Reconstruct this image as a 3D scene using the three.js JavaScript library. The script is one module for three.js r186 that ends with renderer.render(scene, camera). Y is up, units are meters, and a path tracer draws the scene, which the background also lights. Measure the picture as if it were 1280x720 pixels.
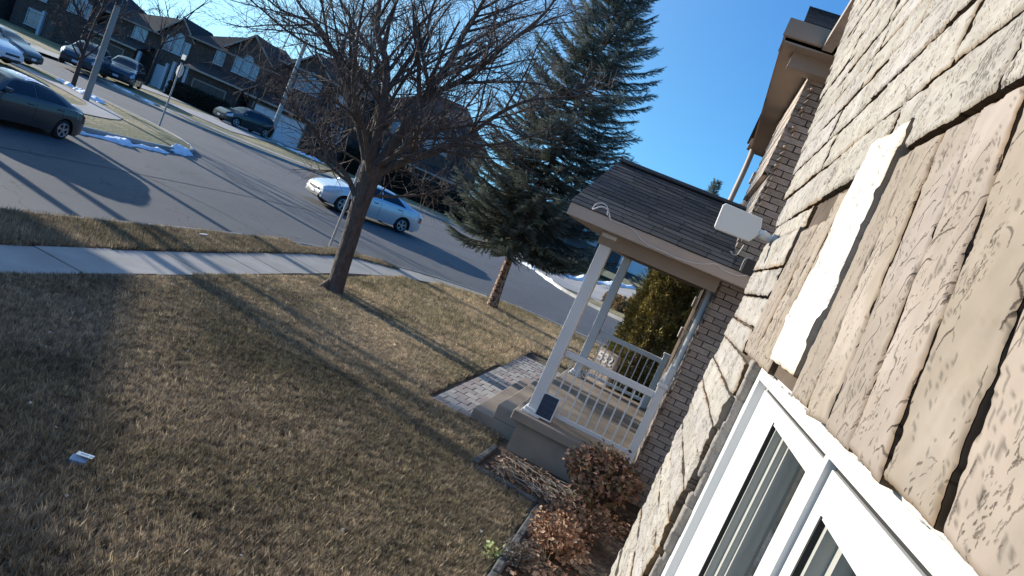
import * as THREE from 'three';
import { mergeGeometries, mergeVertices, toCreasedNormals } from 'three/addons/utils/BufferGeometryUtils.js';
import { RoundedBoxGeometry } from 'three/addons/geometries/RoundedBoxGeometry.js';
import { ImprovedNoise } from 'three/addons/math/ImprovedNoise.js';

// ------------------------------------------------------------------ camera, sky, sun, exposure
const scene = new THREE.Scene();
const D2R = Math.PI / 180;
const camera = new THREE.PerspectiveCamera(2 * Math.atan(360 / 800) / D2R, 16 / 9, 0.02, 3000);
camera.position.set(0, 2.7, 0);
camera.rotation.order = 'YXZ';
camera.rotation.set(-6.0 * D2R, 13.2 * D2R, 23.4 * D2R);
scene.add(camera);

const sunDir = new THREE.Vector3(-0.95, 0.252, -0.18).normalize();
// clear winter afternoon sky: deep blue overhead, paler to the horizon and round the low sun
{
  const W = 512, H = 256, d = new Float32Array(W * H * 4), EXP = 1.92;
  for (let j = 0; j < H; j++) for (let i = 0; i < W; i++) {
    const el = ((j + 0.5) / H - 0.5) * Math.PI, az = ((i + 0.5) / W - 0.5) * 2 * Math.PI, e = Math.max(0, el) * 180 / Math.PI;
    const x = Math.cos(el) * Math.cos(az), y = Math.sin(el), z = Math.cos(el) * Math.sin(az);
    const g = Math.acos(Math.min(1, Math.max(-1, x * sunDir.x + y * sunDir.y + z * sunDir.z))) * 180 / Math.PI;
    const h = Math.exp(-e / 13), s = Math.exp(-((g / 45) ** 2)), k = el < 0 ? 0.35 : 1;
    const c = [0.012 + 0.235 * h + 0.85 * s, 0.17 + 0.66 * h + 1.05 * s, 0.64 + 0.72 * h + 0.85 * s];
    for (let q = 0; q < 3; q++) d[(j * W + i) * 4 + q] = c[q] * k / EXP; d[(j * W + i) * 4 + 3] = 1;
  }
  const t = new THREE.DataTexture(d, W, H, THREE.RGBAFormat, THREE.FloatType); t.mapping = THREE.EquirectangularReflectionMapping; t.magFilter = t.minFilter = THREE.LinearFilter; t.needsUpdate = true;
  scene.background = t; scene.environment = t;
}

const sun = new THREE.DirectionalLight(new THREE.Color(1.0, 0.93, 0.82), 4.2);
sun.position.copy(sunDir).multiplyScalar(100);
sun.castShadow = true;
sun.shadow.mapSize.set(4096, 4096);
Object.assign(sun.shadow.camera, { left: -70, right: 70, top: 70, bottom: -70, near: 1, far: 260 });
scene.add(sun, sun.target);

const renderer = new THREE.WebGLRenderer({ antialias: true });
renderer.toneMapping = THREE.LinearToneMapping;
renderer.toneMappingExposure = 1.92;
renderer.shadowMap.enabled = true;

// ------------------------------------------------------------------ helpers
function rng(seed) { let a = seed >>> 0; return () => { a |= 0; a = (a + 0x6D2B79F5) | 0; let t = Math.imul(a ^ (a >>> 15), 1 | a); t = (t + Math.imul(t ^ (t >>> 7), 61 | t)) ^ t; return ((t ^ (t >>> 14)) >>> 0) / 4294967296; }; }
let R = rng(7);
const rr = (a, b) => a + (b - a) * R();
const perlin = new ImprovedNoise();
const N3 = (x, y, z) => perlin.noise(x + 31.7, y + 17.3, z + 5.1);
const clamp = (x, a = 0, b = 1) => Math.min(b, Math.max(a, x));
const lerp = (a, b, t) => a + (b - a) * t;
const sst = (a, b, x) => { const t = clamp((x - a) / (b - a)); return t * t * (3 - 2 * t); };
const V = (x, y, z) => new THREE.Vector3(x, y, z);
// ground height: level round the house, rising a little to the streets
function T(x, z) {
  const r = Math.hypot(x, z);
  if (r < 11) return 0;
  if (r < 14) return 0.03 * (r - 11) ** 2 / 6;
  if (r < 22) return 0.03 * (r - 12.5);
  if (r < 28) return 0.285 + 0.03 * (r - 22) - 0.03 * (r - 22) ** 2 / 12;
  // the lots beyond the bend climb away from the kerb
  const d = (x + 8.1) * 0.862 - (z + 36.9) * 0.506, a = (x + 8.1) * 0.506 + (z + 36.9) * 0.862;
  return 0.375 + 0.003 * (r - 28) + 1.5 * sst(0.6, 10, d) * sst(-6, -0.5, a) * sst(30, 20, a);
}
const ROAD = -0.12;
const used = {};
function numbered(n) { const k = used[n] = (used[n] ?? -1) + 1; return k ? `${n}_${String(k).padStart(3, '0')}` : n; }
function tag(o, label, category, group) { o.userData.label = label; if (category) o.userData.category = category; if (group) o.userData.group = group; return o; }
function thing(name, label, category, pos = [0, 0, 0], turn = 0, group) {
  const g = new THREE.Group(); g.name = numbered(name); g.position.set(...pos); g.rotation.y = turn; scene.add(g);
  return tag(g, label, category, group);
}
function planarUV(g) {
  if (g.index) g = g.toNonIndexed();
  const p = g.attributes.position, uv = new Float32Array(p.count * 2);
  const a = V(), b = V(), c = V(), n = V();
  for (let i = 0; i < p.count; i += 3) {
    a.fromBufferAttribute(p, i); b.fromBufferAttribute(p, i + 1); c.fromBufferAttribute(p, i + 2);
    n.copy(b).sub(a).cross(c.clone().sub(a));
    const x = Math.abs(n.x), y = Math.abs(n.y), z = Math.abs(n.z);
    [a, b, c].forEach((q, k) => {
      const j = (i + k) * 2;
      if (y >= x && y >= z) { uv[j] = q.x; uv[j + 1] = q.z; } else if (x >= z) { uv[j] = q.z; uv[j + 1] = q.y; } else { uv[j] = q.x; uv[j + 1] = q.y; }
    });
  }
  g.setAttribute('uv', new THREE.BufferAttribute(uv, 2));
  return g;
}
function clean(g, keep) {
  if (g.index) g = g.toNonIndexed();
  for (const k of Object.keys(g.attributes)) if (!['position', 'normal', 'color'].includes(k)) g.deleteAttribute(k);
  if (!keep) g.deleteAttribute('color');
  return g;
}
function mesh(name, geos, mat, parent, opt = {}) {
  let g = Array.isArray(geos) ? (geos.length > 1 ? mergeGeometries(geos.map((q) => clean(q, opt.color))) : clean(geos[0], opt.color)) : geos;
  if (!g.attributes.normal) g.computeVertexNormals();
  if (!opt.uv) g = planarUV(g);
  const m = new THREE.Mesh(g, mat); m.castShadow = m.receiveShadow = true;
  if (parent) { m.name = name; parent.add(m); } else { m.name = numbered(name); scene.add(m); }
  if (opt.kind) m.userData.kind = opt.kind;
  return m;
}
const E3 = new THREE.Euler();
function box(w, h, d, x = 0, y = 0, z = 0, rx = 0, ry = 0, rz = 0) { const g = new THREE.BoxGeometry(w, h, d); if (rx || ry || rz) g.rotateX(rx).rotateY(ry).rotateZ(rz); return g.translate(x, y, z); }
function span(x0, x1, y0, y1, z0, z1) { return box(Math.abs(x1 - x0), Math.abs(y1 - y0), Math.abs(z1 - z0), (x0 + x1) / 2, (y0 + y1) / 2, (z0 + z1) / 2); }
function rbox(w, h, d, r, x = 0, y = 0, z = 0, seg = 2) { return new RoundedBoxGeometry(w, h, d, seg, r).translate(x, y, z); }
function tube(pts, r, rs = 6, seg = 0, r2 = null) {          // tapered tube through points
  const c = new THREE.CatmullRomCurve3(pts.map((p) => p.isVector3 ? p : V(...p)), false, 'centripetal');
  const n = seg || Math.max(2, pts.length * 3), pos = [], idx = [];
  const fr = c.computeFrenetFrames(n, false);
  for (let i = 0; i <= n; i++) {
    const t = i / n, p = c.getPoint(t), rad = typeof r === 'function' ? r(t) : lerp(r, r2 ?? r, t);
    for (let k = 0; k < rs; k++) { const a = k / rs * Math.PI * 2; const q = fr.normals[i].clone().multiplyScalar(Math.cos(a) * rad).addScaledVector(fr.binormals[i], Math.sin(a) * rad).add(p); pos.push(q.x, q.y, q.z); }
  }
  for (let i = 0; i < n; i++) for (let k = 0; k < rs; k++) { const a = i * rs + k, b = i * rs + (k + 1) % rs; idx.push(a, a + rs, b, b, a + rs, b + rs); }
  for (const [base, flip] of [[0, 0], [n * rs, 1]]) for (let k = 1; k < rs - 1; k++) flip ? idx.push(base, base + k + 1, base + k) : idx.push(base, base + k, base + k + 1);
  const g = new THREE.BufferGeometry(); g.setAttribute('position', new THREE.Float32BufferAttribute(pos, 3)); g.setIndex(idx); g.computeVertexNormals();
  g.setAttribute('uv', new THREE.Float32BufferAttribute(new Float32Array(pos.length / 3 * 2), 2));
  return g;
}
function lofted(A, B, nu, nv, yo, skirt = 0) {               // sheet between two ground polylines, on the terrain
  const ca = new THREE.CatmullRomCurve3(A.map(([x, z]) => V(x, 0, z)), false, 'centripetal'), cb = new THREE.CatmullRomCurve3(B.map(([x, z]) => V(x, 0, z)), false, 'centripetal');
  const pos = [], idx = [];
  for (let i = 0; i <= nu; i++) {
    const a = ca.getPoint(i / nu), b = cb.getPoint(i / nu);
    for (let j = 0; j <= nv; j++) { const t = j / nv, x = lerp(a.x, b.x, t), z = lerp(a.z, b.z, t); pos.push(x, T(x, z) + yo, z); }
  }
  const w = nv + 1;
  for (let i = 0; i < nu; i++) for (let j = 0; j < nv; j++) { const a = i * w + j; idx.push(a, a + 1, a + w, a + 1, a + w + 1, a + w); }
  if (skirt) for (const j of [0, nv]) { const b0 = pos.length / 3; for (let i = 0; i <= nu; i++) { const k = (i * w + j) * 3; pos.push(pos[k], pos[k + 1] - skirt, pos[k + 2]); }
    for (let i = 0; i < nu; i++) { const a = i * w + j, b = a + w, c = b0 + i, d = c + 1; idx.push(a, b, c, b, d, c); } }
  const g = new THREE.BufferGeometry(); g.setAttribute('position', new THREE.Float32BufferAttribute(pos, 3)); g.setIndex(idx);
  const h = skirt ? toCreasedNormals(g.toNonIndexed(), 0.6) : (g.computeVertexNormals(), g);
  const nn = h.attributes.normal; let up = 0; for (let i = 0; i < nn.count; i++) up += nn.getY(i);
  if (up < 0) { const h2 = h.index ? h.toNonIndexed() : h, q = h2.attributes.position.array; for (let i = 0; i < q.length; i += 9) for (let k = 0; k < 3; k++) { const t = q[i + 3 + k]; q[i + 3 + k] = q[i + 6 + k]; q[i + 6 + k] = t; } h2.computeVertexNormals(); return skirt ? toCreasedNormals(h2, 0.6) : h2; }
  return h;
}
function kerbLine(pts, w, h, drop, nu = 80) {                  // a kerb with a rounded top along a ground polyline
  const c = new THREE.CatmullRomCurve3(pts.map(([x, z]) => V(x, 0, z)), false, 'centripetal');
  const prof = [[-w / 2, -drop], [-w / 2, h - 0.02], [-w / 2 + 0.025, h], [w / 2 - 0.04, h], [w / 2, h - 0.035], [w / 2 + 0.02, -drop]];
  const pos = [], idx = [], m = prof.length;
  for (let i = 0; i <= nu; i++) { const p = c.getPoint(i / nu), t = c.getTangent(i / nu), n = V(t.z, 0, -t.x).normalize(); for (const [o, y] of prof) { const x = p.x + n.x * o, z = p.z + n.z * o; pos.push(x, T(p.x, p.z) + y, z); } }
  for (let i = 0; i < nu; i++) for (let k = 0; k < m - 1; k++) { const a = i * m + k; idx.push(a, a + m, a + 1, a + 1, a + m, a + m + 1); }
  const g = new THREE.BufferGeometry(); g.setAttribute('position', new THREE.Float32BufferAttribute(pos, 3)); g.setIndex(idx);
  return toCreasedNormals(g.toNonIndexed(), 0.7);
}
// ------------------------------------------------------------------ procedural textures
function hash2(x, y, s) { let h = Math.imul(x, 374761393) ^ Math.imul(y, 668265263) ^ Math.imul(s, 974634777); h = Math.imul(h ^ (h >>> 13), 1274126177); return ((h ^ (h >>> 16)) >>> 0) / 4294967296; }
function vnoise(x, y, p, s) { const xi = Math.floor(x), yi = Math.floor(y), fx = x - xi, fy = y - yi, u = fx * fx * (3 - 2 * fx), v = fy * fy * (3 - 2 * fy), m = (k) => ((k % p) + p) % p; return lerp(lerp(hash2(m(xi), m(yi), s), hash2(m(xi + 1), m(yi), s), u), lerp(hash2(m(xi), m(yi + 1), s), hash2(m(xi + 1), m(yi + 1), s), u), v); }
function fbm(x, y, p, s, o = 4) { let a = 0, w = 0.5, t = 0; for (let i = 0; i < o; i++) { a += w * vnoise(x * p, y * p, p, s + i * 7); t += w; w *= 0.5; p *= 2; } return a / t; }
function tex(n, size, fn, srgb = true, aniso = 1) {             // fn(u, v) -> [r, g, b] in linear 0..1 (or a bump value)
  const d = new Uint8Array(n * n * 4);
  for (let j = 0; j < n; j++) for (let i = 0; i < n; i++) {
    let c = fn(i / n, j / n); if (typeof c === 'number') c = [c, c, c];
    for (let k = 0; k < 3; k++) { const x = clamp(c[k]); d[(j * n + i) * 4 + k] = 255 * (srgb ? (x <= 0.0031308 ? 12.92 * x : 1.055 * x ** (1 / 2.4) - 0.055) : x); }
    d[(j * n + i) * 4 + 3] = 255;
  }
  const t = new THREE.DataTexture(d, n, n); t.wrapS = t.wrapT = THREE.RepeatWrapping; t.magFilter = THREE.LinearFilter; t.minFilter = THREE.LinearMipmapLinearFilter; t.generateMipmaps = true;
  if (srgb) t.colorSpace = THREE.SRGBColorSpace; t.repeat.set(1 / size, 1 / size * aniso); t.needsUpdate = true; return t;
}
const mixc = (a, b, t) => [lerp(a[0], b[0], t), lerp(a[1], b[1], t), lerp(a[2], b[2], t)];
const scl = (a, k) => [a[0] * k, a[1] * k, a[2] * k];
function std(o) { const c = o.c; delete o.c; const m = new THREE.MeshStandardMaterial({ roughness: 0.9, ...o }); if (c) m.color.setRGB(...c); return m; }
function mottled(c, amp, size = 1.3, p = 6, o = 5, bump = 0.002, rough = 0.9, seed = 3) {
  return std({ roughness: rough, map: tex(256, size, (u, v) => scl(c, 1 + amp * 2 * (fbm(u, v, p, seed, o) - 0.5))), bumpMap: tex(256, size * 0.61, (u, v) => fbm(u, v, p * 2, seed + 40, o), false), bumpScale: bump });
}
const grassA = [0.22, 0.17, 0.11], grassB = [0.12, 0.10, 0.055], grassC = [0.13, 0.092, 0.06];
const M = {
  lawn: std({ roughness: 1, map: tex(1024, 5.3, (u, v) => { const a = fbm(u, v, 5, 1, 5), b = fbm(u, v, 60, 9, 4), c = fbm(u, v, 9, 21, 4); let k = mixc(grassA, grassB, sst(0.35, 0.68, a * 0.6 + b * 0.4)); k = mixc(k, grassC, sst(0.5, 0.7, c)); return scl(k, 0.55 + 0.75 * b); }), bumpMap: tex(512, 0.8, (u, v) => fbm(u, v, 24, 5, 4), false), bumpScale: 0.02 }),
  farLawn: std({ roughness: 1, map: tex(512, 9, (u, v) => { const a = fbm(u, v, 6, 13, 6), b = fbm(u, v, 70, 33, 3); return scl(mixc([0.30, 0.23, 0.115], [0.13, 0.125, 0.05], sst(0.35, 0.65, a)), 0.6 + 0.7 * b); }), bumpMap: tex(256, 1.7, (u, v) => fbm(u, v, 24, 5, 4), false), bumpScale: 0.03 }),
  soil: std({ roughness: 1, map: tex(512, 1.5, (u, v) => { const b = fbm(u, v, 40, 3, 4); return scl([0.075, 0.052, 0.038], 0.4 + 1.2 * b); }), bumpMap: tex(256, 0.7, (u, v) => fbm(u, v, 22, 8, 4), false), bumpScale: 0.03 }),
  asphalt: std({ roughness: 0.86, map: tex(1024, 6.1, (u, v) => { const a = fbm(u, v, 4, 2, 5), b = hash2(u * 1024 | 0, v * 1024 | 0, 4), c = fbm(u, v, 3, 71, 3); const cr = Math.abs(fbm(u, v, 5, 91, 5) - 0.5); return scl([0.098, 0.097, 0.100], (0.75 + 0.35 * a + 0.25 * (c - 0.5) + 0.22 * (b - 0.5)) * (cr < 0.006 ? 0.62 : 1)); }), bumpMap: tex(256, 0.5, (u, v) => hash2(u * 256 | 0, v * 256 | 0, 14), false), bumpScale: 0.002 }),
  concrete: mottled([0.295, 0.28, 0.265], 0.28, 2.3, 5, 6, 0.002, 0.9, 17),
  deck: mottled([0.265, 0.215, 0.17], 0.45, 1.7, 5, 6, 0.003, 0.85, 27),
  kerb: mottled([0.36, 0.34, 0.31], 0.3, 1.7, 5, 5, 0.003, 0.9, 47),
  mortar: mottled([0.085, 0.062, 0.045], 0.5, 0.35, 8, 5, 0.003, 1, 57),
  mortarGrey: mottled([0.27, 0.24, 0.21], 0.6, 0.3, 8, 5, 0.006, 1, 67),
  white: mottled([0.64, 0.63, 0.615], 0.05, 0.9, 5, 4, 0.0004, 0.45, 5),
  whiteFar: std({ c: [0.5, 0.51, 0.53], roughness: 0.6 }),
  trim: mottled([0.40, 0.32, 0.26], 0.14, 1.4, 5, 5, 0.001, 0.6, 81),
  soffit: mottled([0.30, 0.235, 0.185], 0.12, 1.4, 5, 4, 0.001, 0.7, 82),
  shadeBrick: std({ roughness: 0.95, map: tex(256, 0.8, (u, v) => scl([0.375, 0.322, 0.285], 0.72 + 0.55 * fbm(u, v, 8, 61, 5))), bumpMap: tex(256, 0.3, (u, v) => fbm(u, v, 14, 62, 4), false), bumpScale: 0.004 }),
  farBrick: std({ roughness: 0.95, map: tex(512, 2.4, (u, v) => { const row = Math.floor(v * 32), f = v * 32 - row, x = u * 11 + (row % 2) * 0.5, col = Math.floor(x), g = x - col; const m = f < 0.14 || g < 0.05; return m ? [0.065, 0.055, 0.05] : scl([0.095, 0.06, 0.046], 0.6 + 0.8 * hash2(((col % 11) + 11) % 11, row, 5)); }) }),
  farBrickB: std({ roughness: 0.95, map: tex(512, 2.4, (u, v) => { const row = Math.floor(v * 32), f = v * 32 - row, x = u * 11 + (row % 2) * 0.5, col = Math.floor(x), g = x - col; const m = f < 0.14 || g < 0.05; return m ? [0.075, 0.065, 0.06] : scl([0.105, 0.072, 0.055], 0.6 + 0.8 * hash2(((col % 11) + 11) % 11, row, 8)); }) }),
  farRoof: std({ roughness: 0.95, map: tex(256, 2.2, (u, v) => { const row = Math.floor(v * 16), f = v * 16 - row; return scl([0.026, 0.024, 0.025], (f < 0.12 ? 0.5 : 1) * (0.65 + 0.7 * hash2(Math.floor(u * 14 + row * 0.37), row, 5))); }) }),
  siding: std({ roughness: 0.95, map: tex(128, 1.6, (u, v) => scl([0.085, 0.085, 0.088], (v * 10) % 1 < 0.12 ? 0.5 : 1)) }),
  glassFar: std({ c: [0.2, 0.22, 0.25], roughness: 0.2, metalness: 0.9 }),
  garage: std({ c: [0.10, 0.075, 0.06], roughness: 0.7 }),
  garageWhite: std({ c: [0.70, 0.71, 0.73], roughness: 0.6 }),
  bark: std({ roughness: 1, map: tex(256, 0.35, (u, v) => scl([0.095, 0.073, 0.06], 0.45 + 1.1 * fbm(u, v, 12, 7, 5)), true, 0.35), bumpMap: tex(256, 0.3, (u, v) => fbm(u, v, 12, 77, 5), false, 0.3), bumpScale: 0.02 }),
  twig: std({ c: [0.125, 0.098, 0.088], roughness: 0.9 }),
  twigFar: std({ c: [0.06, 0.042, 0.036], roughness: 1 }),
  spruceBark: std({ roughness: 1, map: tex(256, 0.4, (u, v) => { const a = fbm(u, v, 10, 7, 5); return mixc([0.10, 0.055, 0.038], [0.36, 0.25, 0.19], sst(0.45, 0.6, a)); }), bumpMap: tex(256, 0.4, (u, v) => fbm(u, v, 10, 7, 5), false), bumpScale: 0.03 }),
  needle: std({ c: [1, 1, 1], roughness: 1, side: THREE.DoubleSide }),
  steel: std({ c: [0.38, 0.37, 0.36], roughness: 0.5, metalness: 0.6 }),
  pole: mottled([0.30, 0.285, 0.26], 0.2, 1.1, 6, 4, 0.002, 0.85, 88),
  dark: std({ c: [0.02, 0.02, 0.022], roughness: 0.6 }),
  black: std({ c: [0.012, 0.012, 0.012], roughness: 0.8 }),
  rubber: std({ c: [0.018, 0.018, 0.019], roughness: 0.85 }),
  rim: std({ c: [0.42, 0.43, 0.44], roughness: 0.3, metalness: 0.8 }),
  carGlass: std({ c: [0.012, 0.015, 0.02], roughness: 0.06 }),
  lamp: std({ c: [0.6, 0.62, 0.65], roughness: 0.15 }),
  tail: std({ c: [0.22, 0.01, 0.01], roughness: 0.25 }),
  plate: std({ c: [0.7, 0.7, 0.72], roughness: 0.5 }),
  snow: std({ c: [0.86, 0.88, 0.92], roughness: 0.9, bumpMap: tex(256, 0.6, (u, v) => fbm(u, v, 10, 19, 5), false), bumpScale: 0.03 }),
  stem: std({ c: [0.13, 0.085, 0.05], roughness: 1 }),
};

// ------------------------------------------------------------------ ground, streets, walks
const S = 'structure';
{ // land to the horizon, under everything
  const pos = [], idx = [], nr = 40, na = 96;
  for (let i = 0; i <= nr; i++) { const r = 700 * (i / nr) ** 2; for (let k = 0; k < na; k++) { const a = k / na * Math.PI * 2, x = Math.cos(a) * r, z = Math.sin(a) * r; pos.push(x, T(x, z) - 0.3 - (r < 40 ? 0.15 : 0), z); } }
  for (let i = 0; i < nr; i++) for (let k = 0; k < na; k++) { const a = i * na + k, b = i * na + (k + 1) % na; idx.push(a, b, a + na, b, b + na, a + na); }
  const g = new THREE.BufferGeometry(); g.setAttribute('position', new THREE.Float32BufferAttribute(pos, 3)); g.setIndex(idx); g.computeVertexNormals();
  mesh('ground', g, M.farLawn, null, { kind: S });
}
mesh('road', lofted([[-75, -60], [30, -60]], [[-75, 30], [30, 30]], 130, 110, ROAD), M.asphalt, null, { kind: S });

const ownKerb = [[-8.5, 24], [-8.5, 8], [-8.55, -4], [-8.62, -8], [-8.66, -10.4], [-8.5, -12.4], [-8.08, -14.3], [-7.25, -15.9], [-6.1, -17.6], [-4.5, -18.75], [-2.7, -19.35], [0, -19.5], [6, -19.2], [24, -18.5]];
mesh('kerb', kerbLine(ownKerb, 0.16, 0.012, 0.3, 140), M.kerb, null, { kind: S });
const innerLawn = [[2.5, 24], [2.5, 8], [2.5, -4], [2.5, -7], [2.5, -9], [2.5, -10.5], [2.5, -11.5], [2.5, -12.3], [2.7, -13], [3, -13.6], [4, -14], [6, -14.4], [9, -14.6], [24, -14]];
const lawn = mesh('lawn', lofted(ownKerb.map(([x, z], i) => { const q = innerLawn[i], l = Math.hypot(q[0] - x, q[1] - z); return [x + (q[0] - x) / l * 0.07, z + (q[1] - z) / l * 0.07]; }), innerLawn, 130, 40, 0), M.lawn, null, { kind: S });
{ // sidewalk of single slabs
  const outer = [[-7.1, 24], [-7.1, 8], [-7.1, -4], [-7.28, -8], [-7.45, -10.4], [-7.58, -12.6], [-7.5, -14.2], [-7.0, -15.6], [-6.2, -16.9], [-4.9, -18.2]];
  const inner = [[-6.25, 24], [-6.25, 8], [-6.27, -4], [-6.4, -8], [-6.52, -10.3], [-6.55, -12.4], [-6.42, -14.0], [-6.2, -15.2], [-5.75, -16.4], [-4.7, -17.8]];
  const side = mesh('sidewalk', lofted(outer, inner, 100, 4, 0.012), M.soil, null, { kind: S });
  const ca = new THREE.CatmullRomCurve3(outer.map(([x, z]) => V(x, 0, z)), false, 'centripetal'), cb = new THREE.CatmullRomCurve3(inner.map(([x, z]) => V(x, 0, z)), false, 'centripetal');
  R = rng(11);
  for (let i = 0; i < 29; i++) {
    const pos = [], f = (i, s) => { const t = 1 - Math.pow(1 - i / 29, 1); return t; };
    const t0 = f(i), t1 = f(i + 1), w = 0.012 / 1.5 / 29, dy = rr(-0.006, 0.008);
    const q = [[ca, t0 + w], [ca, t1 - w], [cb, t1 - w], [cb, t0 + w]].map(([c, t]) => c.getPoint(clamp(t)));
    const top = q.map((p) => V(p.x, T(p.x, p.z) + 0.035 + dy + rr(-0.002, 0.002), p.z)), bot = top.map((p) => V(p.x, p.y - 0.06, p.z));
    const tri = (a, b, c) => pos.push(...a.toArray(), ...b.toArray(), ...c.toArray());
    tri(top[0], top[1], top[2]); tri(top[0], top[2], top[3]);
    for (let k = 0; k < 4; k++) { const n = (k + 1) % 4; tri(top[k], bot[k], bot[n]); tri(top[k], bot[n], top[n]); }
    const g = new THREE.BufferGeometry(); g.setAttribute('position', new THREE.Float32BufferAttribute(pos, 3)); g.computeVertexNormals();
    mesh('slab', g, M.concrete, side);
  }
}
// lots on the other sides of the streets
const kerbA = [[-16.3, 24], [-16.3, 8], [-16.25, -4], [-16.2, -10], [-16.15, -13], [-16.15, -15.2], [-16.3, -17], [-17.0, -18.9], [-18.6, -20.2], [-21, -21], [-25, -21.4], [-32, -22], [-45, -23.5], [-75, -27]];
mesh('kerb', kerbLine(kerbA, 0.16, 0.012, 0.3, 140), M.kerb, null, { kind: S });
mesh('lawn', lofted(kerbA.map(([x, z], i) => [x - (i < 8 ? 0.07 : 0.04), z + (i < 8 ? 0.0 : 0.06)]), [[-75, 24], [-75, 8], [-75, -2], [-75, -4], [-75, -5], [-75, -6], [-75, -7], [-75, -8], [-75, -10], [-75, -12], [-75, -14], [-75, -17], [-75, -20], [-75.1, -26.9]], 130, 60, 0), M.farLawn, null, { kind: S });
mesh('sidewalk', lofted([[-19.2, 24], [-19.2, 0], [-19.2, -12], [-19.3, -15.6], [-20.4, -17.6], [-23, -18.6], [-32, -19.6], [-45, -21]], [[-18.2, 24], [-18.2, 0], [-18.2, -12], [-18.3, -16.1], [-19.7, -18.4], [-23, -19.5], [-32, -20.4], [-45, -21.9]], 80, 3, 0.02), M.concrete, null, { kind: S });
const farKerb = [[-75, -36], [-55, -34], [-44, -32.4], [-36, -30.6], [-30, -29.0], [-26.6, -29.2], [-24.6, -30.8], [-23.1, -33], [-21.7, -36], [-20.2, -39], [-18.3, -42.0], [-16, -44], [-13.4, -43.4], [-11, -40.9], [-9.2, -38.4], [-7.4, -35.8], [-5.9, -33], [-4.4, -30.6], [-2.6, -29.3], [-0.6, -28.1], [4, -26.6], [12, -25.4], [30, -24.5]];
mesh('kerb', kerbLine(farKerb, 0.18, 0.015, 0.3, 200), M.kerb, null, { kind: S });
const off = (pts, c, d) => pts.map(([x, z]) => { const l = Math.hypot(x - c[0], z - c[1]); return [x + (x - c[0]) / l * d, z + (z - c[1]) / l * d]; });
const cC = [-16, -18];
mesh('lawn', lofted(off(farKerb, cC, 0.08), off(farKerb, cC, 75), 200, 60, 0), M.farLawn, null, { kind: S });
mesh('sidewalk', lofted(off(farKerb, cC, 1.6), off(farKerb, cC, 3.1), 160, 3, 0.02), M.concrete, null, { kind: S });
const FH = [-0.2284, -0.9736], FE = [0.9736, -0.2284], FO = [-43, -49.1];   // street front of the far houses: frontage direction FE, facing -FH
const fp = (s, n) => [FO[0] + FE[0] * s - FH[0] * n, FO[1] + FE[1] * s - FH[1] * n];
const drive = (s0, s1, n0, n1, k) => mesh('driveway', lofted([fp(s0, n0), fp(s0 + k, n1)], [fp(s1, n0), fp(s1 + k, n1)], 30, 6, 0.035), M.concrete, null, { kind: S });
drive(-2.2, 1.6, -0.1, 20.5, -2); drive(3.2, 8.6, 0, 16.5, 1.5);
mesh('driveway', lofted([[-7.7, -36.4], [-4.3, -38.4], [0.8, -41.4]], [[-4.95, -31.4], [-1.5, -33.4], [3.6, -36.4]], 24, 8, 0.035), M.concrete, null, { kind: S });
// old seams in the asphalt
{ const seam = (pts, w) => lofted(pts.map(([x, z]) => [x - w, z]), pts.map(([x, z]) => [x + w, z + w]), 24, 1, ROAD + 0.006);
  const seamMat = std({ c: [0.05, 0.05, 0.054], roughness: 0.8 });
  for (const [pts, w] of [[[[-12.6, 10], [-12.5, 0], [-12.7, -9], [-12.3, -16], [-11.2, -22.5]], 0.025], [[[-11.2, -22.5], [-9, -25.5], [-5.5, -26.4], [-1, -25.6]], 0.03], [[[-16, -11.9], [-13.4, -12.6], [-10.6, -13.1], [-8.8, -13.0]], 0.018], [[[-18, -22.6], [-24, -25.0], [-34, -26.6]], 0.035], [[[-14.5, -30], [-13.0, -36], [-12.8, -41]], 0.03]])
    mesh('asphalt_seam', seam(pts, w), seamMat, null, { kind: S });
}
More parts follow.
